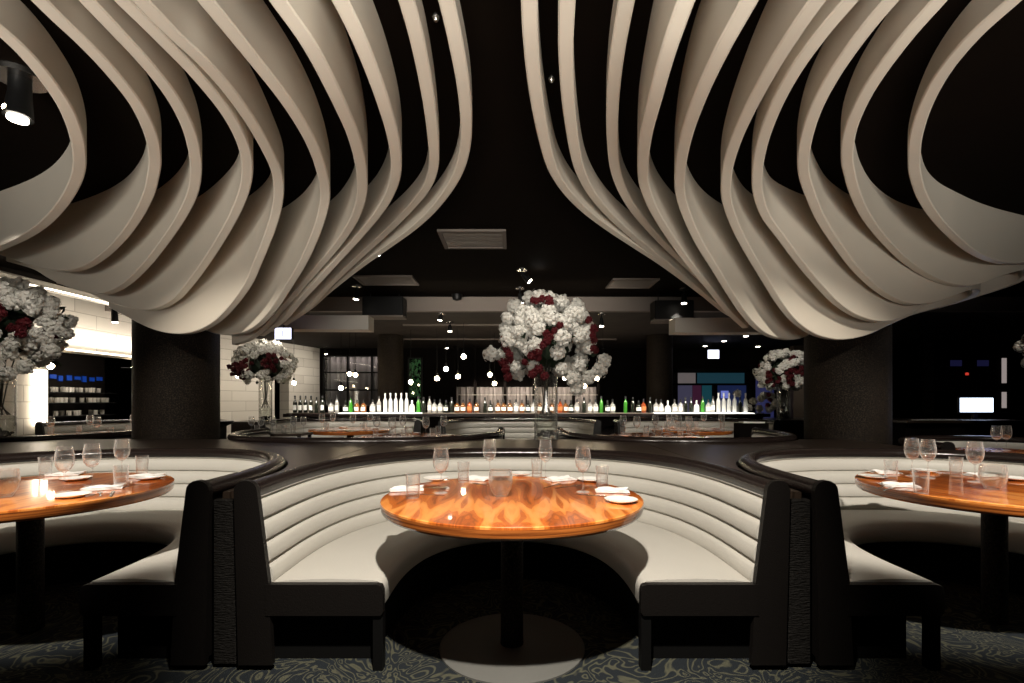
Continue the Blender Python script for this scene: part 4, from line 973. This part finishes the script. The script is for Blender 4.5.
# blue neon behind the flowers
p = atY(569, 366, 12.5)
t = thing('neon_sign', 'dim blue neon lettering glow behind the central flowers', 'sign', p)
for k in range(5): G().box(-.22+.1*k, -.15+.1*k, 0, .02, -.06, .06).obj('neon_bar', M_blue, t, smooth=False)
G().box(-.28, .28, .03, .06, -.1, .1).obj('backing', M_black, t, smooth=False)
G().cyl(.01, .1, CR-p.z, 6).obj('hanger', M_black, t)

# ------------------------------------------------------------------ right side: host desk with screen, lit slots
t = thing('host_desk', 'dark host desk in the black room at the right, carrying a bright screen', 'desk', (5.75, 6.6, 0))
G().box(-.75, .75, -.2, .5, .93, .97, bev=.006).obj('desktop', M_ledge, t, smooth=False)
G().box(-.7, .7, -.1, .45, 0, .93).obj('body', M_dwall, t, smooth=False)
a = atY(960, 412, 6.7); b = atY(993, 398, 6.7)
t = thing('till_screen', 'bright bluish white till screen on the host desk at the right', 'screen', ((a.x+b.x)/2, 6.7, .97))
w_ = (b.x-a.x)/2; z0 = a.z-.97; z1 = b.z-.97
G().box(-w_-.02, w_+.02, .0, .03, z0-.02, z1+.02, bev=.005).obj('bezel', M_black, t, smooth=False)
G().box(-w_, w_, -.003, 0, z0, z1).obj('display', M_screen, t, smooth=False)
G().box(-.03, .03, .01, .05, 0, z0+.03).box(-.1, .1, -.05, .1, 0, .012).obj('stand', M_black, t, smooth=False)
lamp('POINT', 'screen_glow', ((a.x+b.x)/2, 6.5, 1.15), None, 1.5, (.4, .5, 1), .1)
tag(G().box(-.42, .1, -.04, .04, 0, .008).obj('paper_strip', M_plate, smooth=False, loc=(5.55, 6.46, .9702)), 'thin pale paper strip on the host desk in front of the screen', 'paper')
g = G(); g.box(5.2, 11, 9.6, 9.75, 0, 3); 
t = thing('display_cabinet', 'black display cabinet with two lit slots, far right behind the host desk', 'cabinet', (9.2, 9.3, 0))
G().box(-1.4, .9, .05, .3, 0, 2.3).obj('carcass', M_dwall, t, smooth=False)
for (y0, y1) in ((358, 383), (392, 408)):
    za = CH+(400-y1)*9.3/F; zb = CH+(400-y0)*9.3/F; x = (1006-CX)/F*9.3-9.2
    G().box(x-.032, x+.032, .02, .05, za, zb).obj('lit_slot', glow('slot_glow', (.45, .38, .36), .6), t, smooth=False)
x = (968-CX)/F*9.3-9.2; G().lathe([(.0005, -.02), (.025, -.02), (.025, .02), (.0005, .03)], 12, x, .02, CH+(400-374)*9.3/F).obj('red_indicator', glow('red_glow', (.7, .05, .03), .8), t)
for xx in (958, 985): x = (xx-CX)/F*9.3-9.2; G().box(x-.1, x+.1, .03, .05, CH+(400-366)*9.3/F, CH+(400-360)*9.3/F).obj('blue_glimmer', glow('blue_glimmer', (.02, .02, .08), .3), t, smooth=False)
